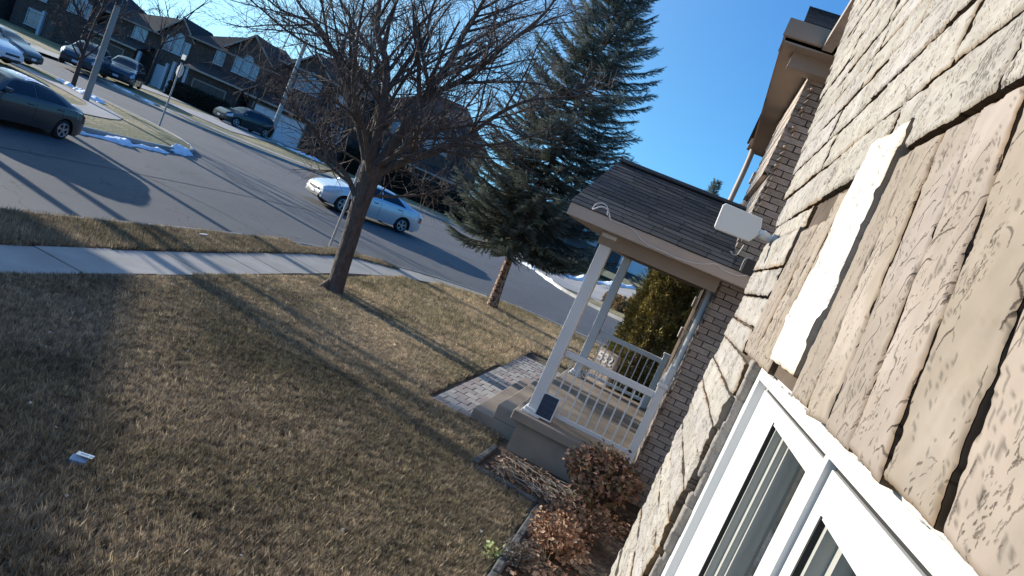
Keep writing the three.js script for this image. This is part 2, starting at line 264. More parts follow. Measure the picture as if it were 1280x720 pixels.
// ------------------------------------------------------------------ grass
{
  const blade = () => { const pos = [], nor = [];
    for (let k = 0; k < 8; k++) { const a = k / 8 * 6.283 + rr(-0.4, 0.4), l = rr(0.03, 0.07), lie = rr(0.1, 0.95), x0 = rr(-0.02, 0.02), z0 = rr(-0.02, 0.02), w = rr(0.003, 0.006), dx = Math.cos(a), dz = Math.sin(a);
      const tx = x0 + dx * l * Math.sin(lie), tz = z0 + dz * l * Math.sin(lie), ty = l * Math.cos(lie) + 0.004;
      pos.push(x0 - dz * w, 0, z0 + dx * w, x0 + dz * w, 0, z0 - dx * w, tx, ty, tz);
      }
    const g = new THREE.BufferGeometry(); g.setAttribute('position', new THREE.Float32BufferAttribute(pos, 3)); g.computeVertexNormals(); g.setAttribute('uv', new THREE.Float32BufferAttribute(new Float32Array(pos.length / 3 * 2), 2)); return g; };
  const gm = new THREE.MeshPhysicalMaterial({ color: 0xffffff, roughness: 1, side: THREE.DoubleSide, transmission: 0.25, thickness: 0 });
  const field = (name, label, n, pick, s, lum) => {
    const im = new THREE.InstancedMesh(blade(), gm, n); im.name = name; im.castShadow = im.receiveShadow = true;
    const m = new THREE.Matrix4(), q = new THREE.Quaternion(), c = new THREE.Color(); let k = 0, tries = 0;
    while (k < n && tries++ < n * 6) { const p = pick(); if (!p) continue; const [x, z] = p, d = Math.hypot(x, z); if (N3(x * 13, z * 13, 11) + 0.5 * N3(x * 29, z * 29, 3) < -0.28 && R() < 0.93) continue; const sc = s * rr(0.7, 1.35) * (d > 8 ? 1.15 : 1);
      q.setFromAxisAngle(V(0, 1, 0), rr(0, 6.28)); m.compose(V(x, T(x, z) - 0.004, z), q, V(sc, sc * rr(0.7, 1.2), sc)); im.setMatrixAt(k, m);
      const clump = N3(x * 15, z * 15, 5) + 0.6 * N3(x * 34, z * 34, 8); const patch = 0.45 + 0.9 * N3(x * 0.55, z * 0.55, 2) + 0.5 * N3(x * 2.1, z * 2.1, 7) + rr(-0.45, 0.45), dirt = N3(x * 1.1 + 9, z * 1.1, 4) > 0.32;
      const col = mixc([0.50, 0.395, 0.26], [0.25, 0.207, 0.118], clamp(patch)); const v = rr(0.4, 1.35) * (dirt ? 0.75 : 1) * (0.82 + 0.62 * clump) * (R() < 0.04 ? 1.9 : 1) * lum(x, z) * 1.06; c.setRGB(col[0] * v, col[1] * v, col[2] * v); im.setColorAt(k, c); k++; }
    im.count = k; im.userData.kind = 'stuff'; im.userData.label = label; scene.add(im);
  };
  R = rng(21);
  const inBed = (x, z) => (z > -7.7 && z < -6.72 && x > -1.2) || (z >= -6.75 && x > -0.42) || (x > -2.4 && z < -8.0 && z > -14) || (x > -1.2 && z < -7.4);
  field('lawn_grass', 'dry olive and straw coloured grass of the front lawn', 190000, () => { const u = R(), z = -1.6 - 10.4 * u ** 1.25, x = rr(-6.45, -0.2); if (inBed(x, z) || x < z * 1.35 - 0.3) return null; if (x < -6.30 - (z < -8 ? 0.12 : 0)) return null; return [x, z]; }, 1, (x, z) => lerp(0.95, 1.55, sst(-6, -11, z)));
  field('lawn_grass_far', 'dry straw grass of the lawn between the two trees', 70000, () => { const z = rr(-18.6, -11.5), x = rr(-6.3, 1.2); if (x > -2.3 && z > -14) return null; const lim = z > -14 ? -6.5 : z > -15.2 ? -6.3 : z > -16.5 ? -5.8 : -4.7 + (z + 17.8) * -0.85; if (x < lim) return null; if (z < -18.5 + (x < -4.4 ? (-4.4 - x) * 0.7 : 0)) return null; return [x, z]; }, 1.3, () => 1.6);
  field('verge_grass', 'strip of dry grass between the kerb and the sidewalk', 38000, () => { const z = rr(-15.8, -5), t = R(); const xo = z > -11 ? -8.5 : z > -13 ? -8.4 : z > -14.4 ? -7.95 : -7.95 + (-14.4 - z) * 0.5, xi = z > -6 ? -7.18 : z > -11 ? -7.2 + (z + 6) * 0.062 : z > -13 ? -7.58 : z > -14.4 ? -7.55 : -7.5 + (-14.4 - z) * 0.55; if (xo >= xi) return null; return [lerp(xo, xi, t), z]; }, 1.1, () => 1.0);
}

// ------------------------------------------------------------------ the house whose wall carries the camera
const house = thing('brick_house', 'tan brick house with rough sunlit wall and white window close at the right edge', 'house', [0, 0, 0]);
// weathered clay: clusters of short pits and a few long cracks, scratched into the tile (their shadow put into the colour as well as dirt, and relief)
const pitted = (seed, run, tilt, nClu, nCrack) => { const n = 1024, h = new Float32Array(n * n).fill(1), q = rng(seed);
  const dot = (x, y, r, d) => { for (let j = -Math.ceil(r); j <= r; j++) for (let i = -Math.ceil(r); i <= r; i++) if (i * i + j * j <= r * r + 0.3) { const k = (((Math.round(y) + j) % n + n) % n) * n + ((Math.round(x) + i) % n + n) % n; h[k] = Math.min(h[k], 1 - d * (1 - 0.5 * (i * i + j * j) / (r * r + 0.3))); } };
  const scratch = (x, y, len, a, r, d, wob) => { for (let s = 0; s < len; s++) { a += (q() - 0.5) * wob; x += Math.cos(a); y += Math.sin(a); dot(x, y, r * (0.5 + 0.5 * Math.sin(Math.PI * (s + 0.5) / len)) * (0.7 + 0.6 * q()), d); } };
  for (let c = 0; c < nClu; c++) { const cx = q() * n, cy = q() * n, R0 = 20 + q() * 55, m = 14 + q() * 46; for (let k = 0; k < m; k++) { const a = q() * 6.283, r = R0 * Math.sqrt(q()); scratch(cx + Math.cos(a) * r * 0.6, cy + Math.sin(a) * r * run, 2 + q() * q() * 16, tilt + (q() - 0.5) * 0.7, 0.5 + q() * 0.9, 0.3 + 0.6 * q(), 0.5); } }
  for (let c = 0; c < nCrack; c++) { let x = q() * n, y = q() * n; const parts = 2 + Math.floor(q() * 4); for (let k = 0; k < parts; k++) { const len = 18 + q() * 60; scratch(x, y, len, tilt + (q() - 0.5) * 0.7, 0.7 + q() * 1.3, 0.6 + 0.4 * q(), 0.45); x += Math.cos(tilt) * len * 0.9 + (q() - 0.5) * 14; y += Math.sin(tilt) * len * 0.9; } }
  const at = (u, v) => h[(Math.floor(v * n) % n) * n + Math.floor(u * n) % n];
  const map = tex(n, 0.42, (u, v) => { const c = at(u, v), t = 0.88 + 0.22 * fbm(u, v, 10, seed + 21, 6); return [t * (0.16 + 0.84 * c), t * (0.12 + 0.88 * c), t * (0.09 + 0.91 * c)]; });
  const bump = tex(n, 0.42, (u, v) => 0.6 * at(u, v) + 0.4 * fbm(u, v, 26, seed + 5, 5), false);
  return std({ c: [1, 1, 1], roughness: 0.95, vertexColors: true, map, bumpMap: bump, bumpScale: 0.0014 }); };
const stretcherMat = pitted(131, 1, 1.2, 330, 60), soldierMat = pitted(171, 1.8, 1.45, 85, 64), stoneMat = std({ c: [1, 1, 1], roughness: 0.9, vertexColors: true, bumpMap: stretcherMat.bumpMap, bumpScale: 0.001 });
// a rock-faced brick: quad corners (x, y) anticlockwise from lower left, face grid nx * ny, along = 1 when its length runs up
function roughBrick(q, depth, proud, seed, nx, ny, col, along = 0, rough = 1, wb = 1) {
  const pos = [], cols = [], idx = [], L = (u, v) => [lerp(lerp(q[0][0], q[1][0], u), lerp(q[3][0], q[2][0], u), v), lerp(lerp(q[0][1], q[1][1], u), lerp(q[3][1], q[2][1], u), v)];
  const wx = Math.hypot(q[1][0] - q[0][0], q[1][1] - q[0][1]), wy = Math.hypot(q[3][0] - q[0][0], q[3][1] - q[0][1]);
  for (let j = 0; j <= ny; j++) for (let i = 0; i <= nx; i++) {
    const u = i / nx, v = j / ny; let [x, y] = L(u, v);
    const a = along ? x * 60 : x * 16, b = along ? y * 16 : y * 60;
    const n = N3(a, b, seed * 3.1) + 0.55 * N3(a * 2.3, b * 2.3, seed) + 0.25 * N3(a * 5.1, b * 5.1, seed + 9);
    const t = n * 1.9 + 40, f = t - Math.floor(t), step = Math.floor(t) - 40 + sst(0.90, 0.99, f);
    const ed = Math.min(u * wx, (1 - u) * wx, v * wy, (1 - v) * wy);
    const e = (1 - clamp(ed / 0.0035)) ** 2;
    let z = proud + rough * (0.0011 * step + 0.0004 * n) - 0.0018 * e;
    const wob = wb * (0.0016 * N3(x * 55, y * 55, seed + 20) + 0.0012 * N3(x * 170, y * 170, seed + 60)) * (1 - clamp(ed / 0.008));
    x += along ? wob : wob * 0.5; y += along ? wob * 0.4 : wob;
    const crack = f > 0.88 && N3(a * 0.8, b * 0.8, seed + 33) > 0.05 ? 0.5 : 1;  // ledge lines darkened: shadow put into the vertex colour along with dirt
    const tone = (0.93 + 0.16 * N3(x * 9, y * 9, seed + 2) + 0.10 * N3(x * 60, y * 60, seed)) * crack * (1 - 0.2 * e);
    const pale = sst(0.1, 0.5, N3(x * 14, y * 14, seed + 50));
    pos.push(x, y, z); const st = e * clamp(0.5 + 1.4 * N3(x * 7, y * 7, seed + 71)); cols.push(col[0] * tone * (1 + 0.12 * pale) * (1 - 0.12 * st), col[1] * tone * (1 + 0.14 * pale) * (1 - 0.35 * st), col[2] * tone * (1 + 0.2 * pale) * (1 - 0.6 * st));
  }
  const w = nx + 1;
  for (let j = 0; j < ny; j++) for (let i = 0; i < nx; i++) { const a = j * w + i; idx.push(a, a + 1, a + w, a + 1, a + w + 1, a + w); }
  const ring = []; for (let i = 0; i <= nx; i++) ring.push(i); for (let j = 1; j <= ny; j++) ring.push(j * w + nx); for (let i = nx - 1; i >= 0; i--) ring.push(ny * w + i); for (let j = ny - 1; j > 0; j--) ring.push(j * w);
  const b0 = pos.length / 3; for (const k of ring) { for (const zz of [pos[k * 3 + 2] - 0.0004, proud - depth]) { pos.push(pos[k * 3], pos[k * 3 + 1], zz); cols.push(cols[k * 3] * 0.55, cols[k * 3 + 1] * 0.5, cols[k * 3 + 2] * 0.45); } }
  for (let k = 0; k < ring.length; k++) { const a = b0 + k * 2, b = b0 + ((k + 1) % ring.length) * 2; idx.push(a, a + 1, b, b, a + 1, b + 1); }
  const g = new THREE.BufferGeometry(); g.setAttribute('position', new THREE.Float32BufferAttribute(pos, 3)); g.setAttribute('color', new THREE.Float32BufferAttribute(cols, 3)); g.setIndex(idx); g.computeVertexNormals();
  const uv = new Float32Array(pos.length / 3 * 2); for (let i = 0; i < pos.length / 3; i++) { uv[2 * i] = pos[3 * i]; uv[2 * i + 1] = pos[3 * i + 1]; } g.setAttribute('uv', new THREE.BufferAttribute(uv, 2));
  return g;
}
{ // near wall: local x runs along the wall (minus = away from the camera), y up from the camera height, z out of the face
  const back = [new THREE.ExtrudeGeometry(new THREE.Shape([[4, -0.045], [4, 3.1], [-2.4, 3.1], [-2.4, 1.27], [-1.298, 0.15], [-1.298, -0.045]].map(([x, y]) => new THREE.Vector2(x, y))), { depth: 0.19, bevelEnabled: false }).translate(0, 0, -0.197), span(-1.298, -0.885, -2.75, -0.045, -0.197, -0.007)];
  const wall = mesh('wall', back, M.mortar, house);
  wall.position.set(0.12, 2.7, 0); wall.rotation.y = -Math.PI / 2;
  R = rng(31);
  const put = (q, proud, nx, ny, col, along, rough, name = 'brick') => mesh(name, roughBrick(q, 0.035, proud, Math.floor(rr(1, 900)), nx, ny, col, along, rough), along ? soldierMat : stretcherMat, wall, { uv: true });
  const pale = () => { const k = rr(0.9, 1.06); return [0.36 * k, 0.328 * k, 0.292 * k * rr(0.96, 1.03)]; };
  const tan = () => { const k = rr(0.9, 1.08); return [0.280 * k, 0.231 * k, 0.186 * k * rr(0.95, 1.05)]; };
  // soldier bricks of the splayed arch over the window: [top, bottom] of each joint, metres along the wall
  const J = [[0.604, 0.574], [0.566, 0.507], [0.507, 0.448], [0.450, 0.391], [0.395, 0.332], [0.318, 0.269], [0.236, 0.196], [0.16, 0.125], [0.085, 0.055], [0.01, -0.015], [-0.065, -0.085], [-0.14, -0.155]];
  for (let i = 0; i < J.length - 1; i++) { const g = 0.0019, near = i < 6;
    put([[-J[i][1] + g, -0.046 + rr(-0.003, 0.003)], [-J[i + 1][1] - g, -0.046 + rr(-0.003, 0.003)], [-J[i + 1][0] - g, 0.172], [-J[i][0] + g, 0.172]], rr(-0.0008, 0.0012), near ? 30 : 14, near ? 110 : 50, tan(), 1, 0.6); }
  // soldier bricks beyond the pale stone
  const K = [0.712, 0.748, 0.795, 0.848, 0.902, 0.955];
  for (let i = 0; i < K.length - 1; i++) put([[-K[i + 1] + 0.002, -0.046], [-K[i] - 0.002, -0.046], [-K[i] - 0.002, 0.138 + (i < 2 ? 0.03 : 0)], [-K[i + 1] + 0.002, 0.138 + (i < 2 ? 0.03 : 0)]], rr(0, 0.003), 14, 50, tan(), 1, 1);
  // the pale stone, proud of the wall
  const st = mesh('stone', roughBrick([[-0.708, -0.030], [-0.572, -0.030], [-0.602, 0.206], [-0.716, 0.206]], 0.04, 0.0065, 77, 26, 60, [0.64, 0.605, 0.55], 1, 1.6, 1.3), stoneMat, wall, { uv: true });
  st.userData.label = 'pale stone standing proud at the end of the brick arch';
  // stretcher courses above
  const uc = (y) => Math.min(2.4, 1.302 + Math.max(0, y - 0.13) * 0.98); let y = 0.178; const H = [0.068, 0.066, 0.062, 0.06];
  for (let c = 0; y < 1.9; c++) { const h = H[c] ?? 0.058; let x = 0.30 - [0.06, 0.0, 0.11, 0.04, 0.15][c % 5] + (c === 0 ? -0.02 : 0);
    const firstX = x; let k = 0;
    for (let u = -(c === 0 ? 0.04 : c === 1 ? 0.135 : rr(0, 0.2)); u < uc(y);) { const l = 0.24, e1 = uc(y), u1 = Math.min(e1, u + l + (e1 - u - l < 0.1 ? 0.1 : 0)), near = u1 < 0.95 && y < 0.5; const uu0 = Math.max(u, -0.3);
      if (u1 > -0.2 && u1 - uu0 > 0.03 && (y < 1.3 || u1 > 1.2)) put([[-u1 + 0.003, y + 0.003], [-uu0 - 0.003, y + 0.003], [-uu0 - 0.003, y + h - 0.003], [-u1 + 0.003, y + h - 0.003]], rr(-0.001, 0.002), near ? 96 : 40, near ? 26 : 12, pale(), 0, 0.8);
      u = u1; }
    y += h; }
  // corner blocks left of the soldiers, and the strip between window and corner
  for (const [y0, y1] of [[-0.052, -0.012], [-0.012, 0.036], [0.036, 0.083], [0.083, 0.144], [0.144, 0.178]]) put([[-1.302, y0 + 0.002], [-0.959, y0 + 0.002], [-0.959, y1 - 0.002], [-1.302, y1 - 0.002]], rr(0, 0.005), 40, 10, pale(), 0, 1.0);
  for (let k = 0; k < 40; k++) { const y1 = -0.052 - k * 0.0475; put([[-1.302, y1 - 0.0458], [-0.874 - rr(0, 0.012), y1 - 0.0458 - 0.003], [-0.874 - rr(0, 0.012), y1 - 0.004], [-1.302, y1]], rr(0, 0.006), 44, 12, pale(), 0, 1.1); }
  // rough mortar in the window reveal
  R = rng(32);
  const rev = []; for (let y0 = -0.05; y0 > -1.9;) { const l = rr(0.008, 0.045); rev.push(rbox(0.02 + rr(0, 0.009), l + 0.006, 0.03, 0.004, -0.884 + rr(-0.003, 0.004), y0 - l / 2, -0.022 + rr(-0.004, 0.003), 1).rotateZ(rr(-0.004, 0.004))); y0 -= l; }
  mesh('reveal', rev, M.mortarGrey, wall);
}
{ // white window: same local frame, its face 18 mm behind the brick face
  const w = new THREE.Group(); w.name = 'window'; house.add(w); w.position.set(0.138, 2.7, 0); w.rotation.y = -Math.PI / 2;
  const y1 = -1.35, x1 = 0.9;
  const fr = [span(-0.885, x1, -0.0655, -0.044, -0.10, 0), span(-0.885, -0.848, y1, -0.0655, -0.10, 0.0), span(-0.848, -0.806, y1, -0.0655, -0.10, -0.012), span(-0.478, -0.468, y1, -0.0655, -0.1, 0.001)];
  R = rng(33);
  mesh('frame', fr, M.white, w);
  // two sashes with a dark gap round each
  const sash = (xa, xb, ga, gb, top, gt) => [span(xa, xb, gt, top, -0.09, -0.003), span(xa, ga, y1, gt, -0.09, -0.003), span(gb, xb, y1, gt, -0.09, -0.003)];
  mesh('sash', sash(-0.803, -0.4795, -0.680, -0.516, -0.0706, -0.0885), M.white, w);
  mesh('sash', sash(-0.4647, x1, -0.440, 0.5, -0.0706, -0.0985), M.white, w);
  mesh('seal', [span(-0.806, x1, y1, -0.0655, -0.098, -0.094), span(-0.806, x1, -0.0705, -0.0656, -0.09, -0.006), span(-0.4795, -0.4782, y1, -0.0705, -0.09, -0.004), span(-0.4679, -0.4648, y1, -0.0705, -0.09, -0.006), span(-0.683, -0.6797, y1, -0.086, -0.0065, -0.0022), span(-0.443, -0.4397, y1, -0.097, -0.0065, -0.0022)], M.black, w);
  mesh('bead', [span(-0.680, -0.676, y1, -0.0885, -0.09, -0.0062), span(-0.676, -0.666, y1, -0.0885, -0.09, -0.014), span(-0.666, -0.660, y1, -0.0885, -0.09, -0.020), span(-0.440, -0.434, y1, -0.0985, -0.09, -0.0062), span(-0.434, -0.424, y1, -0.0985, -0.09, -0.016)], std({ c: [0.34, 0.335, 0.30], roughness: 0.6 }), w);
  const pane = new THREE.MeshPhysicalMaterial({ color: 0xffffff, transmission: 1, roughness: 0.03, thickness: 0, ior: 1.5 });
  mesh('pane', [box(0.164, 1.26, 0.003, -0.598, -0.72, -0.024)], pane, w);
  mesh('pane', [box(0.94, 1.25, 0.003, 0.03, -0.725, -0.024)], pane, w);
  // caulking smears along the head
  const ck = []; for (let x = -0.88; x < 0.2; x += 0.02) ck.push(rbox(0.026, 0.007 + 0.006 * Math.abs(N3(x * 30, 3, 1)), 0.02, 0.003, x, -0.0465 + 0.002 * N3(x * 40, 1, 1), -0.004, 1)); mesh('caulking', ck, M.white, w);
  // curtain behind the glass, olive lawn reflection put into its colour
  const cur = new THREE.PlaneGeometry(1.5, 1.3, 150, 1), p = cur.attributes.position; for (let i = 0; i < p.count; i++) p.setZ(i, 0.004 * Math.sin(p.getX(i) * 70) + 0.008 * Math.sin(p.getX(i) * 31));
  cur.computeVertexNormals(); mesh('curtain', [cur.translate(-0.1, -0.7, -0.19)], std({ c: [0.13, 0.13, 0.075], roughness: 1, side: THREE.DoubleSide }), w);
}
{ // body of the house: bay with the near wall, recessed wall, and the two-storey block beside the porch
  mesh('wall', [span(0.32, 9, -0.2, 5.7, -1.30, -1.1), span(1.3, 1.5, -0.2, 5.7, -7.8, -1.30), span(8.8, 9, -0.2, 5.7, -12.6, 6), span(0.32, 9, -0.2, 5.7, 5.8, 6), span(0.121, 0.32, -0.3, 1.35, -1.3, 4), span(0.121, 0.32, 0.2, 5.7, 4, 6), span(0.33, 9, 5.6, 5.7, -12.6, 6)], M.shadeBrick, house);
  mesh('interior', [span(0.9, 0.95, 0.8, 2.9, -1.2, 2), span(0.34, 0.9, 2.72, 2.75, -1.2, 2), span(0.34, 0.9, 1.1, 1.15, -1.2, 2), span(0.34, 0.9, 1.1, 2.75, -1.09, -1.05)], std({ c: [0.12, 0.12, 0.11] }), house);
  // shaded wall of single bricks facing the camera
  const zf = -7.8, wall = mesh('wall', [span(0.445, 3, -0.2, 5.62, zf - 0.2, zf - 0.012), span(0.432, 0.6, -0.2, 5.6, -12.6, zf - 0.012)], M.mortar, house);
  R = rng(41);
  const proto = [0, 1, 2, 3].map((k) => { const g = new THREE.BoxGeometry(1, 1, 1, 3, 1, 1), p = g.attributes.position; for (let i = 0; i < p.count; i++) p.setXYZ(i, p.getX(i) + rr(-0.012, 0.012), p.getY(i) + rr(-0.03, 0.03), p.getZ(i) + rr(-0.1, 0.06)); g.computeVertexNormals(); return planarUV(g); });
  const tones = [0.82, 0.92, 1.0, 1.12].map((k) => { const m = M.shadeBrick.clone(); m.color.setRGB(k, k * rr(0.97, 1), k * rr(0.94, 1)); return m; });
  const brick = (x0, x1, y0, y1, z0, z1, mat) => { const m = new THREE.Mesh(proto[Math.floor(R() * 4)], mat ?? tones[Math.floor(R() * 4)]); m.name = 'brick'; m.castShadow = m.receiveShadow = true; m.scale.set(x1 - x0, y1 - y0, z1 - z0); m.position.set((x0 + x1) / 2, (y0 + y1) / 2, (z0 + z1) / 2); wall.add(m); };
  const c = 0.0762;
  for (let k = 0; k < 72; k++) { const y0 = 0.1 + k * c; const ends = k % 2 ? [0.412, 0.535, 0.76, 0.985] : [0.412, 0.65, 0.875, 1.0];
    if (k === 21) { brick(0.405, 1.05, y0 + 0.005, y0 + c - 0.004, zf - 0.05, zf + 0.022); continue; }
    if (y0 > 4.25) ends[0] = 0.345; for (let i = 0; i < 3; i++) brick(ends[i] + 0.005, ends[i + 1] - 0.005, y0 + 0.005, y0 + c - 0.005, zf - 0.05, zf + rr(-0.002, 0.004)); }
  // street front seen along its face: lengths of brick with uneven edges
  const lit = [0.9, 1.05, 1.2].map((k) => { const m = M.shadeBrick.clone(); m.color.setRGB(k * 1.25, k * 1.22, k * 1.18); return m; });  // brighter copies of the shaded brick: sunlight put into the colour
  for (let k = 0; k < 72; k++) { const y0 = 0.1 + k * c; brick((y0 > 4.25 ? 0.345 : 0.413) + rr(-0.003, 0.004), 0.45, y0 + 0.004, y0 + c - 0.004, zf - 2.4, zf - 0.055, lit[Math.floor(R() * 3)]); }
  const q = []; for (let k = 0; k < 9; k++) q.push(rbox(0.05, 0.2, 0.24, 0.01, 0.405, 0.7 + k * 0.62, -12.4 + 0.02 * (k % 2), 1)); mesh('quoin', q, M.shadeBrick, house);
  // upper roof over the block: street-facing gable, ridge along x
  const rx0 = 0.06, ze = -7.42, zr = -10.1, zb = -12.9, ye = 5.80, yr = 7.16;
  const roofGeo = (x0, x1, z0, zr, z1, y0, y1, th) => { const s = new THREE.Shape([[-z0, y0], [-zr, y1], [-z1, y0], [-z1, y0 - th], [-zr, y1 - th * 1.1], [-z0, y0 - th]].map(([a, b]) => new THREE.Vector2(a, b))); return new THREE.ExtrudeGeometry(s, { depth: x1 - x0, bevelEnabled: false }).rotateY(Math.PI / 2).translate(x0, 0, 0); };
  const roof = mesh('roof', roofGeo(rx0, 8, ze, zr, zb, ye, yr, 0.10), M.farRoof, house);
  shingles(roof, rx0 - 0.02, 1.5, ze + 0.01, zr, ye + 0.012, yr + 0.012, 0.145, 0.33, 51);
  mesh('roof', [new THREE.ExtrudeGeometry(new THREE.Shape([[0.6, 5.72], [9.4, 5.72], [4.8, 7.6]].map(([a, b]) => new THREE.Vector2(a, b))), { depth: 7.2, bevelEnabled: false }).translate(0.4, 0.02, -1.1)], M.farRoof, house);
  mesh('gable_wall', [new THREE.ExtrudeGeometry(new THREE.Shape([[-ze - 0.2, 5.6], [-zr, yr - 0.2], [-zb - 0.2, 5.6]].map(([a, b]) => new THREE.Vector2(a, b))), { depth: 0.15, bevelEnabled: false }).rotateY(Math.PI / 2).translate(0.44, 0, 0)], M.soffit, house);
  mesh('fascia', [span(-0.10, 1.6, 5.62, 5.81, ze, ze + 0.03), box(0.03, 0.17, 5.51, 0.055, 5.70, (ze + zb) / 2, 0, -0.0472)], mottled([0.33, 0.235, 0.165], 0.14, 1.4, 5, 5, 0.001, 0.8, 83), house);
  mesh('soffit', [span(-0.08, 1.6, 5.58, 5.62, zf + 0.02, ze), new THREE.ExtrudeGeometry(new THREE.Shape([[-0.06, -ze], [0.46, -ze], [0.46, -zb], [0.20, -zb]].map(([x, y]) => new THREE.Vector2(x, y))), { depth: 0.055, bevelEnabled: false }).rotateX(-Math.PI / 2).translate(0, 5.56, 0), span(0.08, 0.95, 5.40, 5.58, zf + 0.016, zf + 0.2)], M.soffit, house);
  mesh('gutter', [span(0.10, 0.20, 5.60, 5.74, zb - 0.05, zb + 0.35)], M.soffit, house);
  const dp = mesh('downpipe', [tube([[0.20, 5.62, -12.72], [0.22, 5.4, -12.74], [0.22, 4, -12.75], [0.22, 3.45, -12.75], [0.42, 3.25, -12.7]], 0.05, 8, 24)], M.trim, house);
  // trim pipe and small box on the front wall under the porch roof
  mesh('pipe', [tube([[0.375, 2.92, -8.25], [0.375, 1.75, -8.25], [0.33, 1.62, -8.25], [0.33, 0.6, -8.25]], 0.024, 8, 20), tube([[0.385, 2.92, -8.05], [0.385, 1.45, -8.05]], 0.035, 8, 8)], M.white, house);
  mesh('meter_box', [rbox(0.09, 0.36, 0.2, 0.012, 0.37, 1.62, -8.12), rbox(0.012, 0.05, 0.12, 0.004, 0.322, 1.72, -8.12), rbox(0.012, 0.05, 0.12, 0.004, 0.322, 1.6, -8.12)], M.white, house);
}
// single shingles on one slope facing +z (rising towards -z)
function shingles(parent, x0, x1, z0, z1, y0, y1, expo, wid, seed) {
  const r0 = rng(seed), L = Math.hypot(z1 - z0, y1 - y0), n = Math.floor(L / expo), ang = Math.atan2(y1 - y0, z0 - z1);
  const mats = [0.7, 0.85, 1, 1.2, 1.4].map((k) => std({ c: [0.032 * k, 0.033 * k, 0.036 * k], roughness: 0.95, bumpMap: M.lawn.bumpMap, bumpScale: 0.002 }));
  const geo = planarUV(new THREE.BoxGeometry(1, 1, 1));
  for (let i = 0; i < n; i++) for (let x = x0 - (i % 2 ? wid / 2 : 0) - r0() * 0.06; x < x1;) {
    const w = wid * (0.8 + 0.4 * r0()), a = Math.max(x, x0), b = Math.min(x + w - 0.006, x1); x += w; if (b - a < 0.03) continue;
    const t = (i + 0.5) * expo / L, m = new THREE.Mesh(geo, mats[Math.floor(r0() * 5)]); m.name = 'shingle'; m.castShadow = m.receiveShadow = true;
    const drop = r0() * 0.012, len = expo * 1.12 + drop; m.scale.set(b - a, 0.012 + r0() * 0.006, len);
    m.rotation.x = ang - 0.05; m.position.set((a + b) / 2, lerp(y0, y1, t) + 0.010 - drop * 0.2, lerp(z0, z1, t) + drop * 0.4); parent.add(m);
  }
}
{ // white flat paddle on a ball joint
  const a = thing('antenna', 'white flat paddle on a round joint sticking out from the near brick wall', 'antenna', [0.118, 2.845, -1.2]);
  const sh = new THREE.Shape(); sh.moveTo(-0.032, -0.019); sh.lineTo(-0.032, 0.019); sh.lineTo(-0.10, 0.0235); sh.lineTo(-0.104, 0.02); sh.lineTo(-0.104, -0.0195); sh.lineTo(-0.10, -0.0225);
  const s2 = new THREE.Shape([[-0.034, -0.012], [-0.030, 0.000], [-0.036, 0.020], [-0.1005, 0.0215], [-0.1035, 0.018], [-0.1015, -0.0205], [-0.098, -0.0225], [-0.040, -0.0215]].map(([x, y]) => new THREE.Vector2(x, y)));
  mesh('paddle', [new THREE.ExtrudeGeometry(s2, { depth: 0.006, bevelEnabled: true, bevelThickness: 0.002, bevelSize: 0.002, bevelSegments: 3 })], M.white, a);
  mesh('joint', [tube([[-0.030, -0.001, 0.003], [-0.018, -0.004, 0.003], [-0.004, -0.006, 0.003]], (t) => [0.006, 0.0085, 0.0075, 0.006][Math.min(3, Math.floor(t * 4))], 12, 12)], std({ c: [0.6, 0.6, 0.6], roughness: 0.4 }), a);
  mesh('foot', [new THREE.CylinderGeometry(0.011, 0.012, 0.008, 16).rotateZ(Math.PI / 2).translate(-0.002, -0.006, 0.003)], M.steel, a);
}

